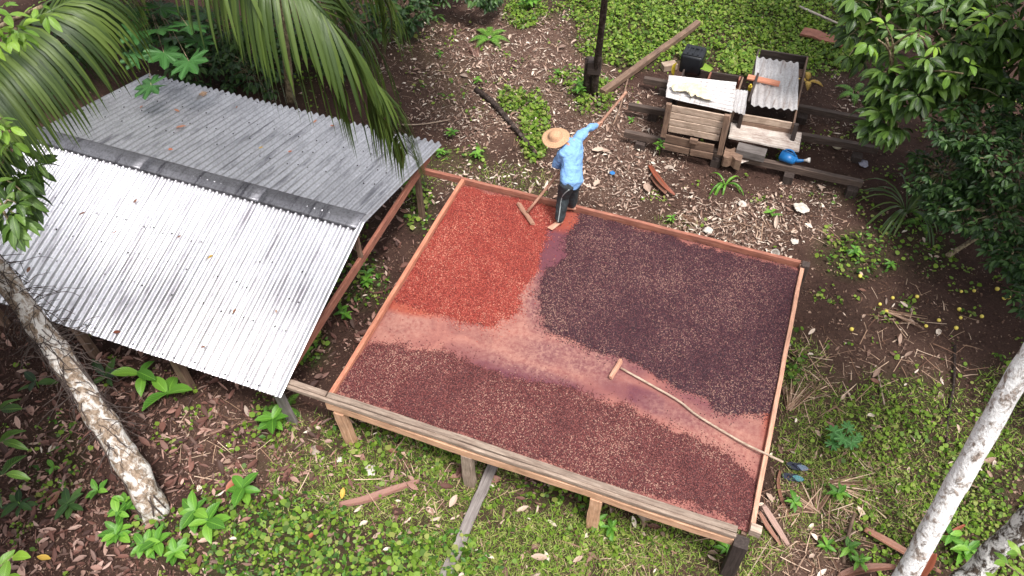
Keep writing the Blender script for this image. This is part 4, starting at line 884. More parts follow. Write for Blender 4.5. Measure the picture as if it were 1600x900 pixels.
# small broad-leaved plants
def rosette(name, label, px, py, n, key, s, h=.12, cat='plant', spread=.9, dx=0):
    b = G(px, py); T = empty(name, b, label, cat); pl = []; a0 = random.uniform(0, 6)
    nst = max(1, n//6)
    for k in range(nst):
        tp = b+Vector((random.uniform(-.1, .1)*nst*.5, random.uniform(-.1, .1)*nst*.5, h*random.uniform(.8, 1.2)))
        tube('stem', [b-Vector((0, 0, .03)), b.lerp(tp, .5), tp], [.007, .006, .004], M_['broad'], T, seg=5)
        m = n//nst
        for i in range(m):
            a = a0+k+i*2.4; q = b.lerp(tp, .5+.5*i/m)
            pl.append(lmat(q, Vector((math.cos(a), math.sin(a), random.uniform(.1, .7))), random.uniform(-.3, .3), s*random.uniform(.7, 1.15)))
    leaves(T, key, pl); return T
PL = [
 (1030, 243, 9, 'small_leaf', 1.3, .35, 'small bright green seedling in front of the left wooden box'),
 (916, 148, 24, 'small_leaf', 1.3, .3, 'leafy green weeds at the foot of the dark post'),
 (742, 246, 12, 'small_leaf', 1.2, .15, 'bright green weed on the litter left of the worker'),
 (706, 216, 8, 'small_leaf', 1.2, .18, 'narrow green weed just beyond the shed roof corner'),
 (692, 244, 10, 'small_leaf', 1.1, .12, 'low green weed close to the shed roof corner'),
 (745, 132, 8, 'small_leaf', 1.0, .12, 'tiny green weed beside the dark fallen branch end'),
 (684, 92, 8, 'small_leaf', 1.0, .15, 'small weed in the litter right of the palm frond tip'),
 (820, 16, 30, 'small_leaf', 1.7, .35, 'dense green bush at the top edge left of the dark post'),
 (875, 118, 10, 'small_leaf', 1.0, .12, 'low weeds left of the dark post'),
 (986, 192, 6, 'small_leaf', .9, .12, 'tiny seedling beside the propped thin stick'),
 (1050, 350, 9, 'small_leaf', .9, .12, 'small weed just behind the far rim of the deck'),
 (434, 668, 10, 'broad_leaf', .9, .3, 'upright plant with wide green leaves beside the grey plank post'),
 (232, 600, 4, 'broad_leaf', 1.2, .35, 'tall single broad green leaf plant under the shed eave'),
 (262, 622, 4, 'broad_leaf', 1.3, .18, 'plant with one long broad leaf lying right of the tall leaf'),
 (176, 598, 5, 'dark_broad_leaf', .9, .25, 'dark broad-leaved plant beside the lichened trunk'),
 (62, 610, 4, 'dark_broad_leaf', .8, .2, 'dark plant between the lichened trunk and the left edge'),
 (310, 808, 9, 'broad_leaf', .9, .2, 'broad-leaved plant right of the lichened trunk foot'),
 (388, 783, 8, 'broad_leaf', .95, .25, 'broad-leaved plant at the edge of the clover patch'),
 (330, 822, 6, 'broad_leaf', 1.0, .2, 'broad-leaved plant with one long leaf by the clover patch'),
 (205, 805, 12, 'broad_leaf', .75, .25, 'upright cluster of oval leaves left of the lichened trunk foot'),
 (190, 842, 12, 'broad_leaf', .75, .18, 'low cluster of oval leaves at the lower left'),
 (242, 860, 14, 'broad_leaf', .75, .2, 'cluster of light green oval leaves below the lichened trunk'),
 (118, 800, 8, 'dark_broad_leaf', .75, .2, 'dark green plant in the brown leaf litter'),
 (162, 770, 5, 'broad_leaf', .7, .15, 'small two-leaved plant in the brown leaf litter'),
 (280, 872, 10, 'broad_leaf', .7, .2, 'cluster of oval leaves at the bottom edge'),
 (85, 735, 3, 'broad_leaf', .5, .15, 'tiny single-leaf seedling in the litter'),
 (40, 800, 8, 'dark_broad_leaf', .7, .2, 'dark plant near the left edge in the litter'),
 (600, 665, 6, 'small_leaf', 1.2, .12, 'round-leaved weed just under the front beam of the deck'),
 (930, 818, 8, 'small_leaf', 1.3, .1, 'round-leaved weed around the third deck leg'),
 (950, 826, 6, 'small_leaf', 1.4, .12, 'round-leaved weed right of the third deck leg'),
 (1130, 862, 7, 'small_leaf', 1.2, .1, 'green weed beside the dark corner leg'),
 (1240, 790, 8, 'small_leaf', 1.3, .15, 'green plant in the straw right of the dark corner leg'),
 (1283, 860, 7, 'small_leaf', 1.1, .1, 'small green plant in the straw at the bottom right'),
 (1330, 872, 14, 'small_leaf', 1.3, .18, 'leafy weed near the bottom edge beside the grey stick'),
 (1310, 775, 12, 'small_leaf', 1.2, .15, 'leafy weed between the sandals and the pale trunk'),
 (1490, 860, 18, 'small_leaf', 1.8, .2, 'large-leaved weeds right of the foot of the pale trunk'),
 (1205, 338, 4, 'small_leaf', 1.4, .1, 'yellow-green seedling in the debris behind the deck'),
 (645, 300, 20, 'small_leaf', 1.2, .25, 'bushy green weeds between the shed corner and the deck'),
 (575, 445, 16, 'small_leaf', 1.2, .18, 'bushy weeds in the strip between shed and deck'),
 (540, 500, 14, 'small_leaf', 1.2, .15, 'weeds low in the strip between shed and deck'),
 (480, 550, 14, 'small_leaf', 1.2, .15, 'weeds beside the shed eave corner'),
 (1330, 400, 16, 'small_leaf', 1.1, .15, 'weeds beyond the far right corner post of the deck'),
 (1385, 420, 10, 'small_leaf', 1.0, .15, 'weeds below the strap-leaved plant'),
]
for px, py, n, key, s, h, lab in PL: rosette('leafy_plant', lab, px, py, n, key, s, h)

def fern(label, px, py, n, L, mk='fern', h=.15, cat='fern'):
    b = G(px, py); T = empty('fern', b, label, cat); v = [strip(.085, .018, 2, .1, 0, cols=1, prof=lambda s: 1-s*.7)]
    for i in range(n):
        a = i*6.283/n+random.uniform(-.3, .3); d = Vector((math.cos(a), math.sin(a), .9)); p = b.copy(); pts = [p.copy()]
        for k in range(8): p = p+d.normalized()*L/8; d = d+Vector((0, 0, -.25)); pts.append(p.copy())
        st = tube('frond', pts, [.004]*9, M_[mk], T, seg=4); pos = []; rt = []; sc = []
        for k in range(28):
            s = .15+.85*k/28; j = min(7, int(s*8)); q = pts[j].lerp(pts[j+1], s*8-j); tn = (pts[j+1]-pts[j]).normalized()
            for sg in (-1, 1):
                sd_ = tn.cross(Vector((0, 0, 1))).normalized()*sg; M = lmat(q, sd_+tn*.35, 0, 1); pos.append(list(q)); rt.append([list(r)[:3] for r in list(M)[:3]]); sc.append(L/.5*math.sin(math.pi*(.18+.78*s)))
        o = merge('frond_leaflets', v, np.array(pos), np.array(rt), np.array(sc), M_[mk], st); o.matrix_basis = WM[st].inverted(); tag(o, kind='stuff')
fern('bright green fern on the far ground near the top edge', 765, 62, 7, .5)
fern('small fern beside the grey plank post at the shed corner', 447, 640, 5, .32)
fern('dark fern left of the right-hand cocoa tree', 1335, 148, 5, .45, 'broad')
fern('yellowing fern right of the corrugated-topped box', 1262, 128, 4, .35, 'dead_yellow')
fern('green fern below the strap-leaved plant', 1440, 350, 5, .4)

def strap_plant(label, px, py, n, L, mk='strap', rz=0):
    b = G(px, py); T = empty('strap_leaf_plant', b, label, 'plant')
    for i in range(n):
        a = random.uniform(0, 6.28); d = Vector((math.cos(a)*.7, math.sin(a)*.7, 1.1)); p = b.copy(); V = []; Q = []; U = []; ns_ = 9; l = L*random.uniform(.7, 1.2); side = d.cross(Vector((0, 0, 1))).normalized()
        for k in range(ns_+1):
            f_ = k/ns_; ww = .034*(.5+f_)*(1-f_**3)+.003; V += [p-side*ww/2, p-Vector((0, 0, ww*.25)), p+side*ww/2]; U += [(0, f_, 0), (.5, f_, 0), (1, f_, 0)]; p = p+d.normalized()*l/ns_; d = d+Vector((0, 0, -.34))
        for k in range(ns_):
            for m_ in range(2): Q.append((k*3+m_, k*3+m_+1, k*3+m_+4, k*3+m_+3))
        put('leaf', qmesh('leaf', [tuple(v_-b) for v_ in V], Q, U, M_[mk], True), Matrix.Translation(b), T)
strap_plant('plant with long arching strap leaves under the shrubs on the right', 1415, 335, 26, 1.25)
strap_plant('second strap-leaved clump closer to the cocoa tree', 1450, 300, 14, 1.1)
strap_plant('small strap-leaved plant in front of the wooden boxes', 1133, 290, 12, .5, 'broad')

# ------------------------------------------------------------------ fermentation boxes on skids
def sheet(name, label, c4, m, cat='metal sheet', pitch=.075, amp=.012, parent=None, along='v', bend=.0, group=None):
    """corrugated sheet through four corners (back-left, back-right, front-right, front-left); corrugations run back to front (v) or side to side (h)"""
    a, b, c, d = [Vector(x) for x in c4]; Wv = ((b-a).length+(c-d).length)/2; Hv = ((d-a).length+(c-b).length)/2
    nu, nv = (max(8, int(Wv/pitch*6)), 8) if along == 'v' else (10, max(8, int(Hv/pitch*6)))
    V = []; nrm = (b-a).cross(d-a).normalized(); nrm = -nrm if nrm.z < 0 else nrm
    for j in range(nv+1):
        for i in range(nu+1):
            u, v_ = i/nu, j/nv; p = a.lerp(b, u).lerp(d.lerp(c, u), v_); t_ = (u*Wv if along == 'v' else v_*Hv)
            e = .010*noise.noise(p*9) if i in (0, nu) or j in (0, nv) else 0
            V.append(tuple(p+nrm*(amp*math.cos(6.2832*t_/pitch)+.012*noise.noise(p*3)-bend*4*(u-.5)**2)+(b-a).normalized()*e-a))
    Q = [(j*(nu+1)+i, j*(nu+1)+i+1, (j+1)*(nu+1)+i+1, (j+1)*(nu+1)+i) for j in range(nv) for i in range(nu)]
    o = put(name, qmesh(name, V, Q, None, m, True), Matrix.Translation(a), parent); o.modifiers.new('g', 'SOLIDIFY').thickness = .004; o.modifiers.new('split', 'EDGE_SPLIT').split_angle = R(70)
    if parent is None: tag(o, label, cat, group)
    return o
def boxes():
    # skids
    S = 'long dark timber skids under the fermentation boxes'
    T = empty('skid_frame', (-.3, 11.8, 0), 'three long dark timber skids on short blocks carrying the wooden boxes', 'timber frame')
    board('skid', (-2.2, 10.93, .28), (1.75, 11.0, .26), .09, .12, M_['skid'], T, seg=8, rough=.012)
    board('skid', (-2.35, 11.70, .28), (1.9, 11.95, .26), .09, .12, M_['skid'], T, seg=8, rough=.012)
    board('skid', (-2.3, 12.55, .28), (1.9, 12.72, .26), .09, .12, M_['skid'], T, seg=8, rough=.012)
    for x in (-1.9, -.6, .6, 1.6):
        for y in (10.97, 11.85, 12.62): board('skid_block', (x, y, .15), (x, y, -.1), .16, .16, M_['wood_dark'], T, up=(0, 1, 0), seg=2)
    yf = 10.84
    A = empty('wooden_box', (-1.05, 11.4, .28), 'left wooden fermentation box with planked front, under a corrugated sheet', 'wooden box', 'fermentation boxes')
    # front planks, leaning slightly
    x0, x1 = -1.47, -.63; zb, zt = .52, 1.04
    for k in range(4):
        z1 = zb+(zt-zb)*(k+1)/4; z0_ = zb+(zt-zb)*k/4+.012
        board('plank', (x0, yf+.03*k/4, z1), (x1, yf+.03*k/4, z1+.02), .025, z1-z0_, M_['wood_tan'], A, seg=4, rough=.004)
    board('corner_post', (x0-.045, yf-.02, 1.10), (x0-.055, yf-.02, .44), .085, .06, M_['wood_brown'], A, up=(0, 1, 0), seg=4)
    board('corner_post', (x1+.05, yf-.02, 1.12), (x1+.07, yf-.02, .34), .085, .06, M_['wood_brown'], A, up=(0, 1, 0), seg=4)
    for k, (z1, y, h) in enumerate(((.50, yf-.06, .15), (.34, yf-.09, .12))):
        board('plank', (x0-.02, y, z1), (x0+.42, y, z1), .03, h, M_['wood_brown'], A, seg=3); board('plank', (x0+.43, y-.005, z1), (x1-.04, y-.005, z1+.01), .03, h, M_['wood_brown'], A, seg=3)
    board('block', (-1.07, yf-.10, .56), (-.95, yf-.10, .56), .06, .08, M_['wood_brown'], A, seg=2)
    for k in range(5): z1 = .42+k*.125; board('plank', (x0-.07, yf+.04, z1), (x0-.07, 11.72, z1), .025, .12, M_['wood_dark'], A, seg=3); board('plank', (x1+.08, yf+.04, z1), (x1+.08, 12.2, z1), .025, .12, M_['wood_brown'], A, seg=3)
    for k in range(4): z1 = .5+k*.13; board('plank', (x0-.04, 11.72, z1), (x1+.05, 11.72, z1+.02), .03, .124, M_['wood_brown'], A, seg=3)
    board('plank', (x0+.02, 11.66, 1.0), (x1+.1, 11.70, 1.0), .04, .16, M_['wood_brown'], A, seg=4)
    # rear compartments
    for k in range(4):
        z1 = .45+k*.13; board('plank', (-1.55, 12.25, z1), (-.58, 12.33, z1), .03, .125, M_['wood_dark'], A, seg=3); board('plank', (-1.55, 11.74, z1), (-1.55, 12.24, z1), .03, .125, M_['wood_dark'], A, seg=3)
        board('plank', (-1.10, 11.76, z1), (-1.10, 12.27, z1), .03, .125, M_['wood_redrail'], A, seg=3); board('plank', (-.60, 12.21, z1), (-.60, 12.31, z1), .028, .125, M_['wood_redrail'], A, seg=2)
    board('floor_board', (-1.5, 12.0, .42), (-.62, 12.0, .42), .5, .03, M_['wood_redrail'], A, seg=3)
    sheet('corrugated_sheet', 'white corrugated sheet covering the left wooden box, cream cloth on top', (P(1045, 118, 1.14), P(1150, 130, 1.12), P(1144, 176, 1.06), P(1040, 152, 1.06)), M_['sheet_white'], pitch=.085, amp=.014, along='h', group='corrugated box covers')
    sheet('corrugated_sheet', 'small white corrugated offcut beside the left box cover', (P(1148, 140, 1.05), P(1168, 142, 1.02), P(1164, 180, .98), P(1140, 172, 1.0)), M_['sheet_white'], pitch=.06, amp=.008, along='v', group='corrugated box covers')
    # cream cloth
    V = []; n1, n2 = 26, 14; a, b, c, d = P(1050, 131, 1.17), P(1096, 130, 1.17), P(1118, 155, 1.14), P(1056, 143, 1.15)
    for j in range(n2+1):
        for i in range(n1+1):
            u, v_ = i/n1, j/n2; p = a.lerp(b, u).lerp(d.lerp(c, u), v_); w_ = 1+.5*noise.noise(p*7); e = min(u, 1-u, v_, 1-v_)
            p += Vector((.10*noise.noise(p*5+Vector((3, 0, 0))), .10*noise.noise(p*5+Vector((0, 9, 0))), .05*abs(noise.noise(p*11))*w_+.02*min(1, e*8))); V.append(tuple(p-a))
    tag(put('cloth', qmesh('cloth', V, [(j*(n1+1)+i, j*(n1+1)+i+1, (j+1)*(n1+1)+i+1, (j+1)*(n1+1)+i) for j in range(n2) for i in range(n1)], None, M_['cream_cloth'], True), Matrix.Translation(a)), 'crumpled cream cloth on the corrugated cover of the left box', 'cloth')
    # right box
    B = empty('wooden_box', (0, 12.4, .28), 'right wooden fermentation box with olive front plank, under a large corrugated sheet', 'wooden box', 'fermentation boxes')
    xa, xb, ya, yb = -.36, .43, 11.42, 13.42
    for k in range(3):
        z1 = .47+k*.135
        board('plank', (xa, ya, z1), (xb, ya+.05, z1), .03, .125, M_['wood_tan'] if k == 2 else M_['wood_brown'], B, seg=3)
        board('plank', (xa-.02, ya+.03, z1), (xa-.08, yb, z1), .03, .125, M_['wood_dark'], B, seg=4)
        board('plank', (xb+.02, ya+.03, z1), (xb-.02, yb+.04, z1), .03, .125, M_['wood_brown'], B, seg=4)
        board('plank', (xa-.05, yb, z1), (xb, yb+.05, z1), .03, .125, M_['wood_dark'], B, seg=3)
    board('corner_post', (xb+.06, ya+.0, .78), (xb+.08, ya-.05, .2), .07, .07, M_['wood_dark'], B, up=(0, 1, 0), seg=3)
    board('corner_post', (xa-.03, ya-.05, .95), (xa-.02, ya-.03, .3), .06, .05, M_['wood_dark'], B, up=(0, 1, 0), seg=3)
    board('inner_board', (xa+.02, yb-.15, .5), (xb-.03, yb-.12, .5), .25, .03, M_['wood_brown'], B, seg=2)
    sheet('corrugated_sheet', 'large white corrugated sheet covering the right wooden box', (P(1182, 89, .76), P(1248, 99, .76), P(1246, 173, .78), P(1173, 165, .78)), M_['sheet_white'], pitch=.12, amp=.02, along='v', group='corrugated box covers')
    tag(board('red_plank', P(1169, 119, .84), P(1218, 130, .84), .13, .035, M_['wood_pink'], seg=3), 'short reddish plank lying across the right corrugated sheet', 'plank')
    tag(board('thin_batten', P(1185, 114, .88), P(1170, 158, .86), .04, .03, M_['wood_dark'], seg=3), 'thin dark batten across the end of the short reddish plank', 'batten')
    tag(board('weathered_board', P(1141, 196, .66), P(1252, 212, .62), .0, .0, M_['wood_pale']), 'x') if False else None
    # flaky weathered board: ridged slab
    o = sheet('weathered_board', 'wide flaky whitish board leaning in front of the right wooden box', (P(1142, 192, .52), P(1252, 209, .50), P(1248, 238, .42), P(1138, 216, .42)), M_['wood_pale'], 'board', pitch=.045, amp=.005, along='h')
    o.modifiers[0].thickness = .03
    tag(board('wood_block', P(1154, 228, .42), P(1197, 238, .42), .2, .14, M_['board_dull'], seg=3, rough=.008), 'grey square block under the weathered board', 'block')
    tag(board('wood_stump', P(1128, 236, .34), P(1158, 242, .34), .24, .2, M_['wood_brown'], seg=5, rough=.03), 'split brown wood lump on the skid between the two boxes', 'wood')
    tag(board('bark_piece', P(1146, 254, .2), P(1172, 248, .22), .1, .02, M_['wood_pale'], seg=3, rough=.015), 'pale curl of bark hanging at the front skid', 'bark')
    tag(board('wood_block', P(1036, 101, .12), P(1056, 97, .12), .16, .12, M_['wood_tan'], seg=2, rough=.01), 'pale offcut behind the black container', 'block')
    # yellow bottle-like bits
    bm = bmesh.new(); box_bm(bm, (0, 0, .06), (.07, .05, .14), bev=.015); bmesh.ops.create_cone(bm, segments=10, radius1=.018, radius2=.016, depth=.04, cap_ends=True, matrix=Matrix.Translation((0, 0, .15)))
    tag(bmobj('yellow_bottle', bm, M_['yellow_plastic'], Matrix.Translation(P(1171, 142, .72))@Matrix.Rotation(.3, 4, 'X'), smooth=False), 'small yellow bottle wedged between the two wooden boxes', 'bottle')
    v, q, u = strip(.28, .1, 5, .4, .6, 1); o = put('yellow_strip', qmesh('yellow_strip', v, q, u, M_['yellow_plastic'], True), lmat(P(1058, 98, .72), Vector((-.15, -.4, -.5)), .4, 1)); tag(o, 'yellow plastic strip hanging left of the black container', 'strip')
    v, q, u = strip(.18, .14, 4, .1, .3, 1, lambda s: 1-.3*s); o = put('green_leaf', qmesh('green_leaf', v, q, u, M_['cocoa_light'], True), lmat(P(1098, 105, .98), Vector((.6, -.3, .1)), .4, 1)); tag(o, 'pale green leaf tucked beside the black container', 'leaf')
    # black jerrycan
    J = empty('plastic_container', (P(1080, 108, .75)), 'square black plastic container standing on the rear of the left box', 'container')
    c = WM[J].translation
    bm = bmesh.new(); box_bm(bm, (0, 0, .18), (.38, .36, .36), bev=.045)
    for sx in (-.17, .17):
        pass
    bmobj('body', bm, M_['black_plastic'], Matrix.Translation(c)@Matrix.Rotation(-.05, 4, 'Z'), J, smooth=True)
    bm = bmesh.new(); box_bm(bm, (0, 0, .366), (.34, .32, .02), bev=.008)
    for k in (-.09, 0, .09): box_bm(bm, (k, 0, .382), (.03, .26, .016), bev=.005)
    box_bm(bm, (0, .06, .384), (.25, .02, .014), bev=.004); bmobj('lid', bm, M_['black_plastic'], Matrix.Translation(c)@Matrix.Rotation(-.05, 4, 'Z'), J)
    # blue watering can on its side
    W_ = empty('watering_can', P(1232, 246, .36), 'blue plastic watering can with white spout rose beside the boxes', 'watering can'); c = WM[W_].translation; Mz = Matrix.Translation(c)@Matrix.Rotation(-.25, 4, 'Z')
    bm = bmesh.new(); r = bmesh.ops.create_cone(bm, segments=20, radius1=.125, radius2=.10, depth=.26, cap_ends=True, matrix=Matrix.Rotation(math.pi/2, 4, 'Y')@Matrix.Translation((0, 0, 0))); bmesh.ops.scale(bm, vec=(1, .9, .72), verts=bm.verts)
    bmesh.ops.bevel(bm, geom=[e for e in bm.edges if e.calc_face_angle(0) > .8], offset=.02, segments=3, affect='EDGES'); bmobj('body', bm, M_['blue_plastic'], Mz, W_, True)
    V, F = tube_geo([(.10, 0, 0), (.17, .0, .01), (.25, .01, .05)], [.05, .03, .018], 10); me = bpy.data.meshes.new('spout'); me.from_pydata([tuple(x) for x in V], [], F); put('spout', fin(me, M_['blue_plastic'], True), Mz, W_)
    V, F = tube_geo([(.245, .01, .048), (.28, .012, .065), (.31, .014, .08), (.335, .016, .09)], [.018, .022, .04, .042], 12); me = bpy.data.meshes.new('rose'); me.from_pydata([tuple(x) for x in V], [], F); put('rose', fin(me, M_['white_plastic'], True), Mz, W_)
    V, F = tube_geo(smoothpath([(-.11, 0, .06), (-.06, 0, .14), (.04, 0, .15), (.10, 0, .07)], 4), .013, 8); me = bpy.data.meshes.new('grip'); me.from_pydata([tuple(x) for x in V], [], F); put('handle', fin(me, M_['blue_plastic'], True), Mz, W_)
boxes()

# ------------------------------------------------------------------ posts, beams, sticks
T = empty('dark_post', P(925, 152, 0), 'tall dark wooden post with a block strapped to its foot', 'post')
b0 = P(927, 152, -.05); t0 = P(938, 60, 1.5); t1 = P(948, -30, 3.0)
tube('pole', smoothpath([b0, t0, t1], 6), [.072-.002*k_ for k_ in range(13)], M_['bark_dark'], T, seg=10, ns=.15)
bx_ = P(917, 150, 0); tube('stub', [bx_-Vector((0, 0, .1)), bx_+Vector((0, 0, .45)), bx_+Vector((0, 0, .8))], [.08, .08, .075], M_['bark_dark'], T, seg=8, ns=.2)
bm = bmesh.new(); box_bm(bm, (0, 0, 0), (.24, .20, .26), bev=.02); bmobj('block', bm, M_['wood_dark'], Matrix.Translation(P(929, 103, .75))@Matrix.Rotation(.2, 4, 'Z'), T)
tag(board('long_beam', P(942, 141, .16), P(1092, 32, .18), .13, .10, M_['wood_brown'], seg=10, rough=.012, taper=.85), 'long squared brown beam lying from the dark post to the clover patch', 'beam')
def stick(name, label, pts, r, m='stick', cat='stick', seg=6):
    pts = [P(*p) for p in pts]; T = tube(name, smoothpath(pts, 4), [r*(1-.4*i/(len(pts)*4)) for i in range((len(pts)-1)*4+1)], M_[m], None, seg=seg, ns=.25, nf=8); return tag(T, label, cat)
stick('stick', 'short stick propped beside the upper end of the rake handle', [(957, 197, .02), (968, 170, .15), (981, 124, .2)], .018, 'wood_brown')
stick('fallen_branch', 'dark half-buried branch left of the low green strip', [(743, 140, .03), (770, 160, .06), (800, 195, .06), (838, 240, .03)], .055, 'bark_dark', 'branch', 8)
stick('stick', 'short brown stick in the green strip left of the worker', [(822, 218, .06), (843, 243, .05)], .02, 'wood_brown')
stick('stick', 'pale thin pole on the ground just beyond the shed roof', [(622, 195, .04), (660, 194, .05), (703, 187, .05)], .014)
stick('stick', 'pale stick lying across the clover in the top right', [(1249, 10, .1), (1312, 38, .1)], .025, 'wood_pale')
stick('stick', 'straight thin stick standing out of the grass near the dry frond', [(1372, 585, .04), (1382, 632, .05)], .013)
stick('stick', 'pale stick from the corner leg towards the straw', [(1165, 905, .03), (1208, 835, .06)], .009)
stick('stick', 'thin forked stick behind the far rim of the deck', [(1100, 352, .05), (1125, 345, .06), (1160, 332, .05)], .008)
stick('stick', 'grey mossy stick standing in the straw', [(1318, 880, .03), (1322, 850, .08), (1335, 802, .1)], .026, 'wood_brown')
stick('stick', 'curved pale twig across the straw beside the grey mossy stick', [(1262, 862, .05), (1300, 848, .06), (1338, 830, .08)], .011)
stick('fallen_branch', 'dark thin branch running down past the pale trunk', [(1492, 540, .04), (1490, 600, .05), (1482, 650, .05), (1478, 700, .04)], .02, 'bark_dark', 'branch')
stick('fallen_branch', 'dark branch on the shaded soil under the right shrub', [(1480, 400, .05), (1520, 375, .08), (1555, 355, .12)], .04, 'bark_brown', 'branch')
stick('twig', 'bent twig lying beside the blue lid', [(963, 243, .03), (975, 262, .04), (986, 270, .03)], .008)
stick('twig', 'long dark twig in the straw right of the deck corner', [(1222, 760, .03), (1240, 800, .04), (1270, 870, .05), (1282, 900, .03)], .012, 'bark_brown', 'twig')
stick('twig', 'dry twig behind the far rim near the small weed', [(1066, 340, .03), (1080, 352, .04), (1093, 370, .04)], .008)
stick('twig', 'pale reed end lying below the sandals', [(1226, 800-10, .02), (1252, 776, .03)], .007)
tag(board('bark_board', P(1252, 46, .1), P(1320, 66, .1), .28, .05, M_['wood_redrail'], seg=6, rough=.02), 'dark reddish bark board lying in the clover at the top right', 'board')
tag(board('grey_plank', P(772, 722, .10), P(690, 912, .06), .13, .035, M_['board_dull'], seg=12, rough=.008), 'long grey plank lying on the grass from under the deck to the bottom edge', 'plank')
tag(board('wood_chunk', P(1003, 797, .05), P(1012, 815, .05), .11, .06, M_['wood_tan'], seg=2, rough=.015), 'pale chunk of wood behind the third deck leg', 'wood')

def sheath(name, label, pts, wd, m='dead_brown', cat='dead frond'):
    """curled dead palm sheath / dry leaf strip"""
    pth = smoothpath([P(*p) for p in pts], 5); n = len(pth); V = []; Q = []; U = []
    for i, p in enumerate(pth):
        tn = (pth[min(i+1, n-1)]-pth[max(i-1, 0)]).normalized(); sd_ = tn.cross(Vector((0, 0, 1))).normalized(); s = i/(n-1); w_ = wd*(.25+.75*math.sin(math.pi*min(1, .15+s*.8)))
        for j in range(5): a_ = j/4*2-1; V.append(tuple(p+sd_*a_*w_/2+Vector((0, 0, .45*w_*a_*a_+.004*random.random()))-pth[0])); U.append((j/4, s, 0))
    for i in range(n-1):
        for j in range(4): Q.append((i*5+j, i*5+j+1, i*5+j+6, i*5+j+5))
    o = put(name, qmesh(name, V, Q, U, M_[m], True), Matrix.Translation(pth[0])); o.modifiers.new('g', 'SOLIDIFY').thickness = .004; return tag(o, label, cat)
sheath('dead_sheath', 'curved dry brown palm sheath lying on the grass below the near rim', [(530, 790, .04), (570, 783, .06), (620, 765, .07), (655, 752, .08)], .10, 'litter')
stick('twig', 'thin tail of the dry palm sheath bending down through the grass', [(655, 752, .08), (675, 762, .08), (700, 800, .03)], .01, 'wood_brown', 'twig')
sheath('dead_sheath', 'split red-brown pod lying in front of the left wooden box', [(1014, 258, .05), (1024, 275, .08), (1038, 292, .08), (1054, 305, .04)], .09, 'dead_red')
sheath('dead_sheath', 'grey-brown curled strip beside the red-brown pod', [(1018, 275, .04), (1028, 290, .05), (1040, 303, .04)], .12)
sheath('dead_sheath', 'folded brown frond stem beside the near right corner leg', [(1192, 790, .2), (1210, 820, .12), (1234, 856, .05)], .07, 'litter')
sheath('dead_sheath', 'second folded frond stem close to the near right corner leg', [(1186, 800, .2), (1200, 825, .12), (1220, 852, .05)], .05, 'dead_brown')
sheath('dead_sheath', 'long dark red frond stem running towards the pale trunk foot', [(1350, 828, .06), (1380, 845, .08), (1420, 868, .07), (1470, 895, .05)], .09, 'dead_brown')
sheath('dead_sheath', 'dark red sheath lying left of the pale trunk foot at the bottom edge', [(1310, 902, .05), (1350, 890, .08), (1400, 886, .06)], .1, 'dead_brown')
sheath('dead_sheath', 'glossy red-brown sheath standing behind the foot of the pale trunk', [(1430, 908, .3), (1446, 885, .5), (1459, 865, .7)], .12, 'dead_red')
sheath('dead_sheath', 'broken orange frond piece right of the pale trunk', [(1472, 842, .05), (1490, 830, .07), (1508, 820, .06)], .04, 'dead_red')
sheath('dead_sheath', 'dark frond rib running beside the sandals down to the straw', [(1219, 735, .04), (1216, 760, .05), (1228, 800, .04), (1242, 820, .03)], .035, 'dead_brown')
def dryfan(label, px, py, ang, n, L, m='straw', spread=.5):
    b = G(px, py); T = empty('dry_frond', b, label, 'dry frond')
    for i in range(n):
        a = ang+random.uniform(-spread, spread); d = Vector((math.cos(a), math.sin(a), random.uniform(.05, .2))); l = L*random.uniform(.6, 1.1)
        v, q, u = strip(l, .016, 4, random.uniform(.05, .2), 0, cols=1, prof=lambda s: 1-.8*s); u[:, 2] = random.random()
        put('leaflet', qmesh('leaflet', v, q, u, M_[m]), lmat(b+Vector((random.uniform(-.04, .04), random.uniform(-.04, .04), .03)), d, random.uniform(-1, 1), 1), T)
dryfan('fan of dry pale frond shreds in the grass right of the sandals', 1298, 757, .15, 34, .55)
dryfan('dry brown frond shreds near the palm frond tip at the top', 745, 90, 2.2, 30, .6, 'litter')
dryfan('dry frond shreds on the dark soil among the yellow fruit', 1382, 487, -.1, 34, .55, 'straw', .3)
dryfan('dry frond fan lying behind the far rim of the deck', 1062, 338, -.6, 26, .45)
dryfan('straw tuft beside the near right corner leg', 1275, 800, 2.4, 40, .5, 'straw', 1.2)
dryfan('dry grass tuft just right of the right rim', 1232, 640, 1.3, 44, .6, 'straw', .6)

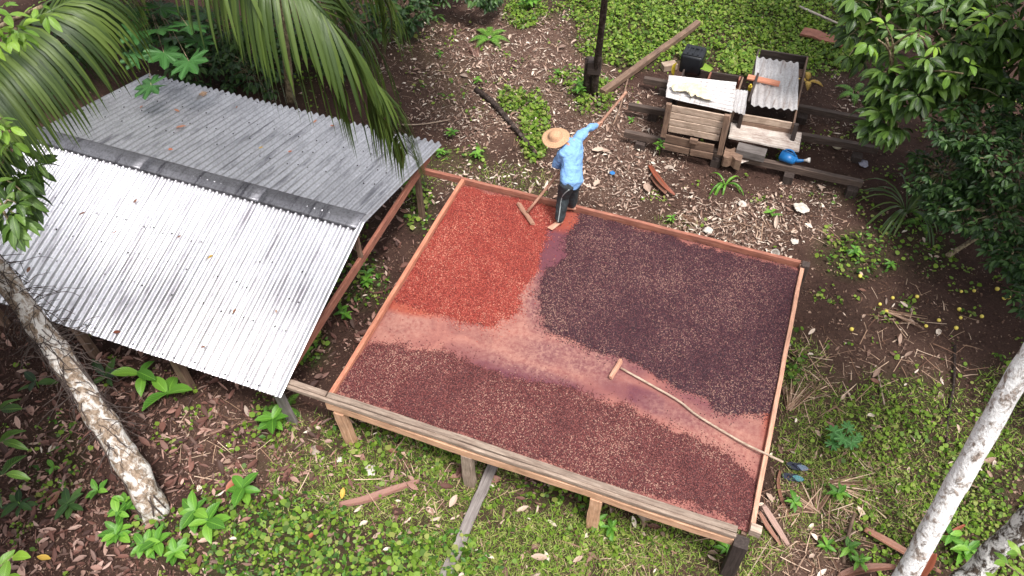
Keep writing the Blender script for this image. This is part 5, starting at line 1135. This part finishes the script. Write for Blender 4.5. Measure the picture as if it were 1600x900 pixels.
# ------------------------------------------------------------------ small things on the ground
def flipflop(label, px, py, ang, mprint):
    b = G(px, py)+Vector((0, 0, .03)); T = empty('flip_flop', b, label, 'sandal', 'pair of sandals', ang); bm = bmesh.new(); n = 20; rings = []
    for z in (0, .018):
        r = []
        for i in range(n):
            a = 6.2832*i/n; y = math.cos(a)*.135; x = math.sin(a)*(.046+.012*math.sin(y*14)); r.append(bm.verts.new((x, y, z)))
        rings.append(r)
    for i in range(n): bm.faces.new((rings[0][i], rings[0][(i+1) % n], rings[1][(i+1) % n], rings[1][i]))
    bm.faces.new(rings[1]); bm.faces.new(rings[0][::-1]); bmesh.ops.recalc_face_normals(bm, faces=bm.faces)
    bmobj('sole', bm, M_['sandal'], WM[T], T)
    bm = bmesh.new(); vs = [bm.verts.new((math.sin(6.2832*i/14)*.040, -.055+math.cos(6.2832*i/14)*.068, .0195)) for i in range(14)]; f_ = bm.faces.new(vs)
    if f_.normal.z < 0: f_.normal_flip()
    r = bmesh.ops.extrude_face_region(bm, geom=[f_]); bmesh.ops.translate(bm, vec=(0, 0, .003), verts=[g_ for g_ in r['geom'] if isinstance(g_, bmesh.types.BMVert)]); bmobj('insole', bm, mprint, WM[T], T)
    L2 = [([Vector((0, .07, .02)), Vector((.0, .055, .05)), Vector((sx*.03, .0, .055)), Vector((sx*.05, -.05, .02))], [.006]*4) for sx in (-1, 1)]
    o = tubes('strap', L2, M_['sandal'], T, 6); o.matrix_basis = Matrix.Identity(4)
flipflop('navy flip-flop with pale blue heel, the farther of the pair right of the deck', 1245, 732, 1.62, M_['sandal_print'])
flipflop('navy flip-flop with teal heel, the nearer of the pair right of the deck', 1238, 749, 1.68, M_['sandal_teal'])
for px, py in ((1501, 457), (1521, 456), (1557, 453), (1568, 467), (1384, 488), (1394, 467), (1466, 502), (1446, 511), (1493, 514), (1500, 498), (1533, 496), (1498, 485), (1330, 516), (1374, 477), (1343, 433), (1432, 465), (1575, 466)):
    if 'fruit' not in LM:
        bm = bmesh.new(); bmesh.ops.create_icosphere(bm, subdivisions=2, radius=.031); me = bpy.data.meshes.new('fruit'); bm.to_mesh(me); bm.free(); LM['fruit'] = fin(me, M_['fruit'], True)
    tag(put('fallen_fruit', LM['fruit'], Matrix.Translation(G(px, py)+Vector((0, 0, .025)))@Matrix.Scale(random.uniform(.75, 1.1), 4)), 'small round yellow fruit fallen on the dark soil right of the deck', 'fruit', 'fallen yellow fruit')
def crumple(name, label, px, py, z, r, m, cat, flat=.5, sd_=0):
    r *= .72; flat *= .7
    bm = bmesh.new(); bmesh.ops.create_icosphere(bm, subdivisions=3, radius=r)
    for v_ in bm.verts: k = 1+.45*noise.noise(v_.co*(14/ (r*10))+Vector((sd_, sd_*2, 0)))+.2*noise.noise(v_.co*(40/(r*10))); v_.co = Vector((v_.co.x*k, v_.co.y*k, v_.co.z*k*flat))
    return tag(bmobj(name, bm, M_[m], Matrix.Translation(P(px, py, z)), smooth=False), label, cat)
crumple('crumpled_bag', 'crumpled grey-white plastic bag on dark soil left of the shrubs', 1350, 256, .06, .11, 'bag', 'bag')
crumple('crumpled_paper', 'crumpled white scrap behind the far rim of the deck', 1107, 360, .06, .10, 'paper', 'scrap', .4, 3)
crumple('crumpled_paper', 'pale plastic sheet scrap on the litter right of the boxes front', 1252, 325, .05, .16, 'paper', 'scrap', .25, 5)
crumple('crumpled_paper', 'white curved scrap below the wooden boxes', 1160, 318, .05, .09, 'paper', 'scrap', .4, 7)
crumple('crumpled_paper', 'small white torn scrap just right of the weed behind the rim', 1242, 377, .05, .08, 'paper', 'scrap', .3, 8)
crumple('stone', 'pale pinkish stone on the grass below the near rim, left one', 493, 703, .03, .09, 'fungus', 'stone', .35, 11)
crumple('stone', 'small white stone on the grass near the second deck leg', 530, 718, .03, .05, 'paper', 'stone', .5, 12)
crumple('crumpled_paper', 'white torn husk on the grass below the near rim', 578, 735, .03, .10, 'paper', 'husk', .3, 14)
crumple('blue_lid', 'small crumpled blue lid on the litter right of the worker', 957, 270, .05, .06, 'blue_lid', 'lid', .35, 2)
def ring(name, label, p, r1, r2, h, m, inner, cat, tilt=0):
    T = empty(name, p, label, cat); Mx = Matrix.Translation(p)@Matrix.Rotation(tilt, 4, 'X'); V, F = [], []; n = 18; prof = [(r1*.9, 0), (r1, 0), (r2, h), (r2*.93, h), (r1*.88, .012), (0.001, .012)]
    for i in range(n):
        a = 6.2832*i/n
        for (r_, z) in prof: V.append((math.cos(a)*r_, math.sin(a)*r_, z))
    k = len(prof); F = [(i*k+j, ((i+1) % n)*k+j, ((i+1) % n)*k+j+1, i*k+j+1) for i in range(n) for j in range(k-1)]
    me = bpy.data.meshes.new(name); me.from_pydata(V, [], F); put('shell', fin(me, m, True), Mx, T); return T
ring('white_cup', 'white cup lying behind the far right part of the rim', P(1211, 394, .10), .045, .065, .13, M_['white_plastic'], None, 'cup', .9)
ring('round_lid', 'round yellowish lid on the dark soil right of the boxes', P(1308, 228, .05), .085, .09, .03, M_['cream_cloth'], None, 'lid', .1)

# single fallen leaves on the roof
def deadleaf(p, s, m, ang, label, up=Vector((0, 0, 1)), group=None):
    v, q, u = strip(s, s*.5, 4, -.15, .35, .8); o = put('fallen_leaf', qmesh('fallen_leaf', v, q, u, M_[m], True), lmat(p, Vector((math.cos(ang), math.sin(ang), 0)), .15, 1, up)); return tag(o, label, 'leaf', group)
def roofp(px, py, back=False):
    yr, zr = 6.16, 1.745; ey, ez = (8.52, 1.215) if back else (3.80, 1.035); k = (ez-zr)/(ey-yr); d = np.array(FW*F_PX+RT*(px-800)-UP*(py-450)); tt = (zr+.035-CAM_H-k*yr)/(d[2]-k*d[1]); return Vector(CAMP+d*tt)
for px, py, m, s, bk, lab in ((333, 398, 'dead_yellow', .09, 0, 'orange yellow leaf on the middle of the bright roof slope'), (134, 331, 'dead_brown', .09, 0, 'brown leaf high on the left of the bright roof slope'), (209, 317, 'dead_brown', .07, 0, 'small brown leaf near the ridge on the bright slope'),
     (277, 371, 'dead_brown', .06, 0, 'tiny brown leaf on the bright slope left of the yellow one'), (177, 519, 'dead_red', .10, 0, 'dark red leaf near the eave of the bright slope'), (363, 490, 'dead_brown', .07, 0, 'thin brown leaf on the right part of the bright slope'),
     (314, 543, 'dead_brown', .06, 0, 'tiny brown leaf near the eave right of the dark red one'), (431, 484, 'dead_pale', .06, 0, 'pale green-grey leaf by the right edge of the bright slope'), (43, 426, 'dead_brown', .09, 0, 'brown leaf beside the lichened trunk on the roof'), (183, 361, 'dead_red', .06, 0, 'small orange leaf on the left half of the bright slope'),
     (291, 197, 'dead_brown', .14, 1, 'large brown leaf on the grey far slope'), (263, 233, 'dead_red', .08, 1, 'orange leaf on the grey far slope near the ridge'), (280, 175, 'dead_brown', .10, 1, 'red-brown leaf high on the grey far slope'), (223, 165, 'dead_brown', .08, 1, 'dark leaf on the far slope near the palm frond tips'),
     (490, 192, 'dead_brown', .07, 1, 'small brown leaf on the far slope near its far eave'), (523, 197, 'dead_red', .07, 1, 'rusty leaf on the far slope close to the hanging frond'), (411, 230, 'dead_yellow', .06, 1, 'yellow leaf in the middle of the far slope'), (450, 237, 'dead_red', .06, 1, 'small rusty leaf in the middle of the far slope'), (371, 166, 'dead_brown', .06, 1, 'dark leaf near the far eave of the far slope')):
    deadleaf(roofp(px, py, bk), s, m, random.uniform(0, 6.28), lab, group='leaves fallen on the roof')
p = roofp(318, 148, True); tag(tubes('dry_grass_wad', [([p+Vector((random.uniform(-.06, .06), random.uniform(-.06, .06), random.uniform(0, .04))) for _ in range(4)], [.003]*4) for _ in range(24)], M_['straw'], None), 'small wad of dry grass on the far roof slope', 'dry grass')
# large single leaves on the ground
for px, py, m, s, lab in ((240, 838-0, 'dead_yellow', .16, 'yellow-brown dead leaf at the bottom left'), (82, 876, 'dead_yellow', .15, 'yellow dead leaf near the bottom left corner'), (135, 752, 'dead_pale', .13, 'pale pink dead leaf in the litter'), (75, 795, 'dead_brown', .22, 'long brown dead leaf in the litter'),
     (355, 770, 'dead_red', .17, 'orange dead leaf by the broad-leaved plants'), (535, 782, 'dead_yellow', .13, 'yellow leaf at the end of the dry palm sheath'), (703, 795, 'dead_pale', .16, 'pink leaf at the end of the thin twig'), (493, 835, 'dead_red', .12, 'pink-orange leaf in the clover patch'), (1358, 595, 'dead_brown', .13, 'brown leaf on the soil near the fallen fruit'),
     (855, 875, 'dead_pale', .18, 'pale leaf on the grass near the bottom edge'), (1340, 455, 'dead_brown', .1, 'reddish leaf on bare soil right of the deck corner'), (1130, 296, 'fern', .14, 'green leaf lying on the soil before the boxes'), (1222, 340, 'fern', .16, 'large yellow-green leaf on the debris heap'), (622, 770-60, 'dead_brown', .14, 'brown leaf standing below the near rim'),
     (915, 160+45, 'dead_pale', .16, 'white dead leaf beyond the worker'), (925, 238, 'dead_pale', .2, 'large pale leaf right of the worker shoulder'), (953, 240, 'dead_pale', .22, 'wide pale leaf beside the rake handle'), (1008, 290, 'dead_pale', .25, 'large cream leaf left of the red-brown pod'), (936, 285, 'dead_pale', .2, 'narrow pale leaf below the blue lid')):
    deadleaf(G(px, py)+Vector((0, 0, .05)), s, m, random.uniform(0, 6.28), lab)

# ------------------------------------------------------------------ the worker
def loft(bm, pts, rad, seg=14, side=None):
    """elliptical loft: rad = list of (a across 'side', b other)"""
    pts = [Vector(p) for p in pts]; n = len(pts); prev = None; side = Vector(side) if side is not None else None; first = None
    P2, R2 = [pts[0]-(pts[1]-pts[0]).normalized()*min(rad[0])*.75]+pts+[pts[-1]+(pts[-1]-pts[-2]).normalized()*min(rad[-1])*.75], [tuple(x*.45 for x in rad[0])]+list(rad)+[tuple(x*.45 for x in rad[-1])]
    ref = side if side is not None else Vector((.3, .9, .1))
    for i, p in enumerate(P2):
        tn = (P2[min(i+1, len(P2)-1)]-P2[max(i-1, 0)]).normalized(); a = (ref-tn*ref.dot(tn)).normalized(); b = tn.cross(a)
        r = [bm.verts.new(p+a*R2[i][0]*math.cos(6.2832*k/seg)+b*R2[i][1]*math.sin(6.2832*k/seg)) for k in range(seg)]
        if prev:
            for k in range(seg): bm.faces.new((prev[k], prev[(k+1) % seg], r[(k+1) % seg], r[k]))
        else: first = r
        prev = r
    bm.faces.new(first[::-1]); bm.faces.new(prev)
def remeshed(name, bm, m, parent, voxel, it=6):
    bmesh.ops.recalc_face_normals(bm, faces=bm.faces)
    org = WM[parent].translation; bmesh.ops.translate(bm, vec=-org, verts=bm.verts); me = bpy.data.meshes.new(name); bm.to_mesh(me); bm.free(); fin(me, m, True)
    o = put(name, me, Matrix.Translation(org), parent); r = o.modifiers.new('r', 'REMESH'); r.mode = 'VOXEL'; r.voxel_size = voxel; r.use_smooth_shade = True
    s = o.modifiers.new('s', 'SMOOTH'); s.iterations = it; s.factor = .5; return o
def worker():
    V3 = Vector
    fl_ = P(874, 347, .99); fr_ = P(893, 324, .99)            # ankles left (near) and right (far)
    hip = P(893, 277, 1.76); chest = P(895, 236, 2.02); hipL = hip+V3((-.02, -.09, -.03)); hipR = hip+V3((.02, .09, -.03))
    kL = P(883, 307, 1.42)+V3((-.03, .02, 0)); kR = P(896, 300, 1.40)+V3((-.02, .03, 0))
    shL = P(881, 239, 2.08); shR = P(907, 212, 2.14); mid = (shL+shR)/2; face = V3((-.93, .34, -.15)).normalized()
    axis = (shR-shL).normalized()
    head = P(868, 219, 2.18); neck = mid+V3((-.06, 0, .05))
    line = H_B-H_A
    hL = H_A+line*.37; hR = H_A+line*.735
    elL = P(868, 257, 1.80); elR = P(921, 200, 2.18)
    T = empty('person', (fl_.x, fl_.y, .93), 'barefoot worker in light blue shirt, dark trousers and straw hat raking the beans', 'person')
    # ---- body, one surface
    bm = bmesh.new()
    loft(bm, [hip-V3((0, 0, .04)), hip.lerp(mid, .35), hip.lerp(mid, .75), mid], [(.135, .10), (.125, .095), (.15, .105), (.13, .085)], side=axis)
    loft(bm, [mid-V3((0, 0, .02)), neck, head-V3((0, 0, .07))], [(.06, .055), (.05, .05), (.05, .055)])
    hd = bmesh.ops.create_uvsphere(bm, u_segments=20, v_segments=14, radius=.1); bmesh.ops.scale(bm, vec=(1.0, .80, 1.2), verts=hd['verts'])
    ax = math.atan2(face.y, face.x); bmesh.ops.rotate(bm, matrix=Matrix.Rotation(ax, 3, 'Z'), verts=hd['verts'], cent=(0, 0, 0)); bmesh.ops.translate(bm, vec=head, verts=hd['verts'])
    fh = V3((math.cos(ax), math.sin(ax), 0)); sh = V3((-fh.y, fh.x, 0))
    loft(bm, [head+fh*.092+V3((0, 0, .02)), head+fh*.115+V3((0, 0, -.022))], [(.012, .012), (.017, .015)], 8)
    loft(bm, [head+fh*.075-V3((0, 0, .085)), head+fh*.085-V3((0, 0, .1))], [(.03, .02), (.025, .018)], 8)
    for s in (-1, 1): loft(bm, [head+sh*s*.078+V3((0, 0, .02)), head+sh*s*.088-V3((0, 0, .02))], [(.02, .009), (.014, .008)], 8)
    for a, e, h in ((shL, elL, hL), (shR, elR, hR)):
        loft(bm, [a, a.lerp(e, .5), e, e.lerp(h, .4), h.lerp(e, .18)], [(.052, .052), (.045, .045), (.038, .038), (.036, .036), (.026, .022)], 12)
        # hand wrapped on the handle
        ld = line.normalized(); w_ = h.lerp(e, .16); pd = (h-w_).normalized(); n_ = ld.cross(pd).normalized()
        loft(bm, [w_, w_.lerp(h, .5)+n_*.018, h+n_*.022-pd*.005], [(.036, .017), (.042, .018), (.040, .014)], 10, side=ld)
        for i, fo in enumerate((-.030, -.010, .010, .029)):
            lf_ = (.95, 1.05, 1.0, .82)[i]; b0_ = h+ld*fo+n_*.024
            loft(bm, [b0_-pd*.01, b0_+pd*.022*lf_+n_*.001, h+ld*fo+pd*.030*lf_-n_*.012, h+ld*fo+pd*.006-n_*.028], [(.0095, .009), (.009, .0085), (.0085, .008), (.0075, .007)], 8)
        tb = w_.lerp(h, .35)+ld*.036*(1 if a is shL else 1)
        loft(bm, [tb, tb+pd*.018+ld*.018-n_*.012, h+ld*.040-n_*.024], [(.013, .012), (.011, .010), (.009, .008)], 8)
    for hp, k, f_, toe in ((hipL, kL, fl_, V3((-.55, -.85, 0))), (hipR, kR, fr_, V3((-.9, -.1, 0)))):
        toe.normalize(); sd_ = V3((-toe.y, toe.x, 0))
        loft(bm, [hp, hp.lerp(k, .5), k, k.lerp(f_, .35), f_+V3((0, 0, .05))], [(.082, .082), (.07, .07), (.052, .052), (.052, .052), (.034, .034)], 12)
        g_ = V3((f_.x, f_.y, .955)); loft(bm, [g_-toe*.045+V3((0, 0, .022)), g_+V3((0, 0, .035)), g_+toe*.07+V3((0, 0, .022)), g_+toe*.14+V3((0, 0, .010))], [(.028, .028), (.034, .036), (.041, .024), (.045, .013)], 12, side=sd_)
        for i in range(5):
            o_ = (-.034+.0175*i)*(1 if hp is hipL else -1); ln = (.045, .042, .038, .033, .026)[i]; rr = (.0115, .0085, .008, .008, .0075)[i]; t0_ = g_+toe*.135+sd_*o_+V3((0, 0, .010))
            loft(bm, [t0_, t0_+toe*ln-V3((0, 0, .003))], [(rr, rr*.9), (rr, rr*.85)], 8)
    remeshed('body', bm, M_['skin'], T, .0058, 3)
    # eyes and mouth
    for s in (-1, 1):
        bm = bmesh.new(); bmesh.ops.create_uvsphere(bm, u_segments=10, v_segments=8, radius=.012); bmobj('eye', bm, M_['white_plastic'], Matrix.Translation(head+fh*.083+sh*s*.031+V3((0, 0, .012))), T, True)
    # ---- shirt
    bm = bmesh.new()
    dn = (hip-mid).normalized(); hem = hip+dn*.06
    loft(bm, [hem, hip, hip.lerp(mid, .35), hip.lerp(mid, .7), mid-V3((0, 0, .01)), neck-V3((0, 0, .02))], [(.175, .14), (.168, .135), (.155, .12), (.172, .128), (.15, .105), (.07, .065)], 20, side=axis)
    for a, e, h in ((shL, elL, hL), (shR, elR, hR)):
        loft(bm, [a.lerp(mid, .35), a, a.lerp(e, .5), e, e.lerp(h, .35), h.lerp(e, .38)], [(.085, .085), (.078, .075), (.062, .062), (.054, .054), (.047, .047), (.038, .038)], 14)
    o = remeshed('shirt', bm, M_['shirt'], T, .010, 8)
    tx = bpy.data.textures.new('folds', 'CLOUDS'); tx.noise_scale = .085; dm = o.modifiers.new('d', 'DISPLACE'); dm.texture = tx; dm.strength = .036; dm.mid_level = .5
    # ---- trousers
    bm = bmesh.new()
    loft(bm, [hip-V3((0, 0, .02)), hip-V3((0, 0, .05)), hip-V3((0, 0, .10))], [(.13, .10), (.14, .115), (.145, .12)], 18, side=axis)
    for hp, k, f_ in ((hipL, kL, fl_), (hipR, kR, fr_)):
        loft(bm, [hp, hp.lerp(k, .5), k, k.lerp(f_, .5), f_+V3((0, 0, .055))], [(.112, .112), (.104, .104), (.090, .090), (.080, .080), (.066, .066)], 14)
    o = remeshed('trousers', bm, M_['trousers'], T, .010, 5)
    tx = bpy.data.textures.new('folds2', 'CLOUDS'); tx.noise_scale = .07; dm = o.modifiers.new('d', 'DISPLACE'); dm.texture = tx; dm.strength = .022; dm.mid_level = .5
    sp2 = smoothpath([hipL+V3((.05, -.105, -.02)), hipL.lerp(kL, .5)+V3((.01, -.106, 0)), kL+V3((.0, -.092, 0)), kL.lerp(fl_, .5)+V3((.0, -.083, 0)), fl_+V3((0.0, -.068, .06))], 5)
    o = tube('side_stripe', sp2, .0075, M_['stripe'], T, seg=6)
    # ---- hat
    tiltm = Matrix.Translation(head+V3((0, 0, .055)))@Matrix.Rotation(ax, 4, 'Z')@Matrix.Rotation(-.24, 4, 'X')@Matrix.Rotation(.10, 4, 'Y')@Matrix.Scale(.86, 4)
    prof = [(.001, .105), (.04, .102), (.075, .088), (.098, .06), (.106, .02), (.112, .004), (.15, -.004), (.19, -.012), (.212, -.010), (.214, -.015), (.19, -.018), (.15, -.010), (.108, -.004)]; V = []; n = 40
    for i in range(n):
        a = 6.2832*i/n
        for r_, z in prof: wob = .010*math.sin(a*2+1)*max(0, (r_-.1)/.1); V.append((math.cos(a)*r_*1.05, math.sin(a)*r_*.97, z+wob))
    k = len(prof); me = bpy.data.meshes.new('hat'); me.from_pydata(V, [], [(i*k+j, i*k+j+1, ((i+1) % n)*k+j+1, ((i+1) % n)*k+j) for i in range(n) for j in range(k-1)]); H = put('straw_hat', fin(me, M_['straw_hat'], True), tiltm, T)
    V, F = tube_geo([Vector((math.cos(6.2832*i/32)*.113, math.sin(6.2832*i/32)*.104, .012)) for i in range(33)], .006, 6); me = bpy.data.meshes.new('hat_band'); me.from_pydata([tuple(v_) for v_ in V], [], F); put('hat_band', fin(me, M_['handle'], True), tiltm, H)
    bm = bmesh.new(); r = bmesh.ops.create_uvsphere(bm, u_segments=14, v_segments=10, radius=.1); bmesh.ops.scale(bm, vec=(.98, .84, .9), verts=bm.verts); bmobj('hair', bm, M_['hair'], Matrix.Translation(head-fh*.016+V3((0, 0, .012)))@Matrix.Rotation(ax, 4, 'Z'), T, True)
worker()
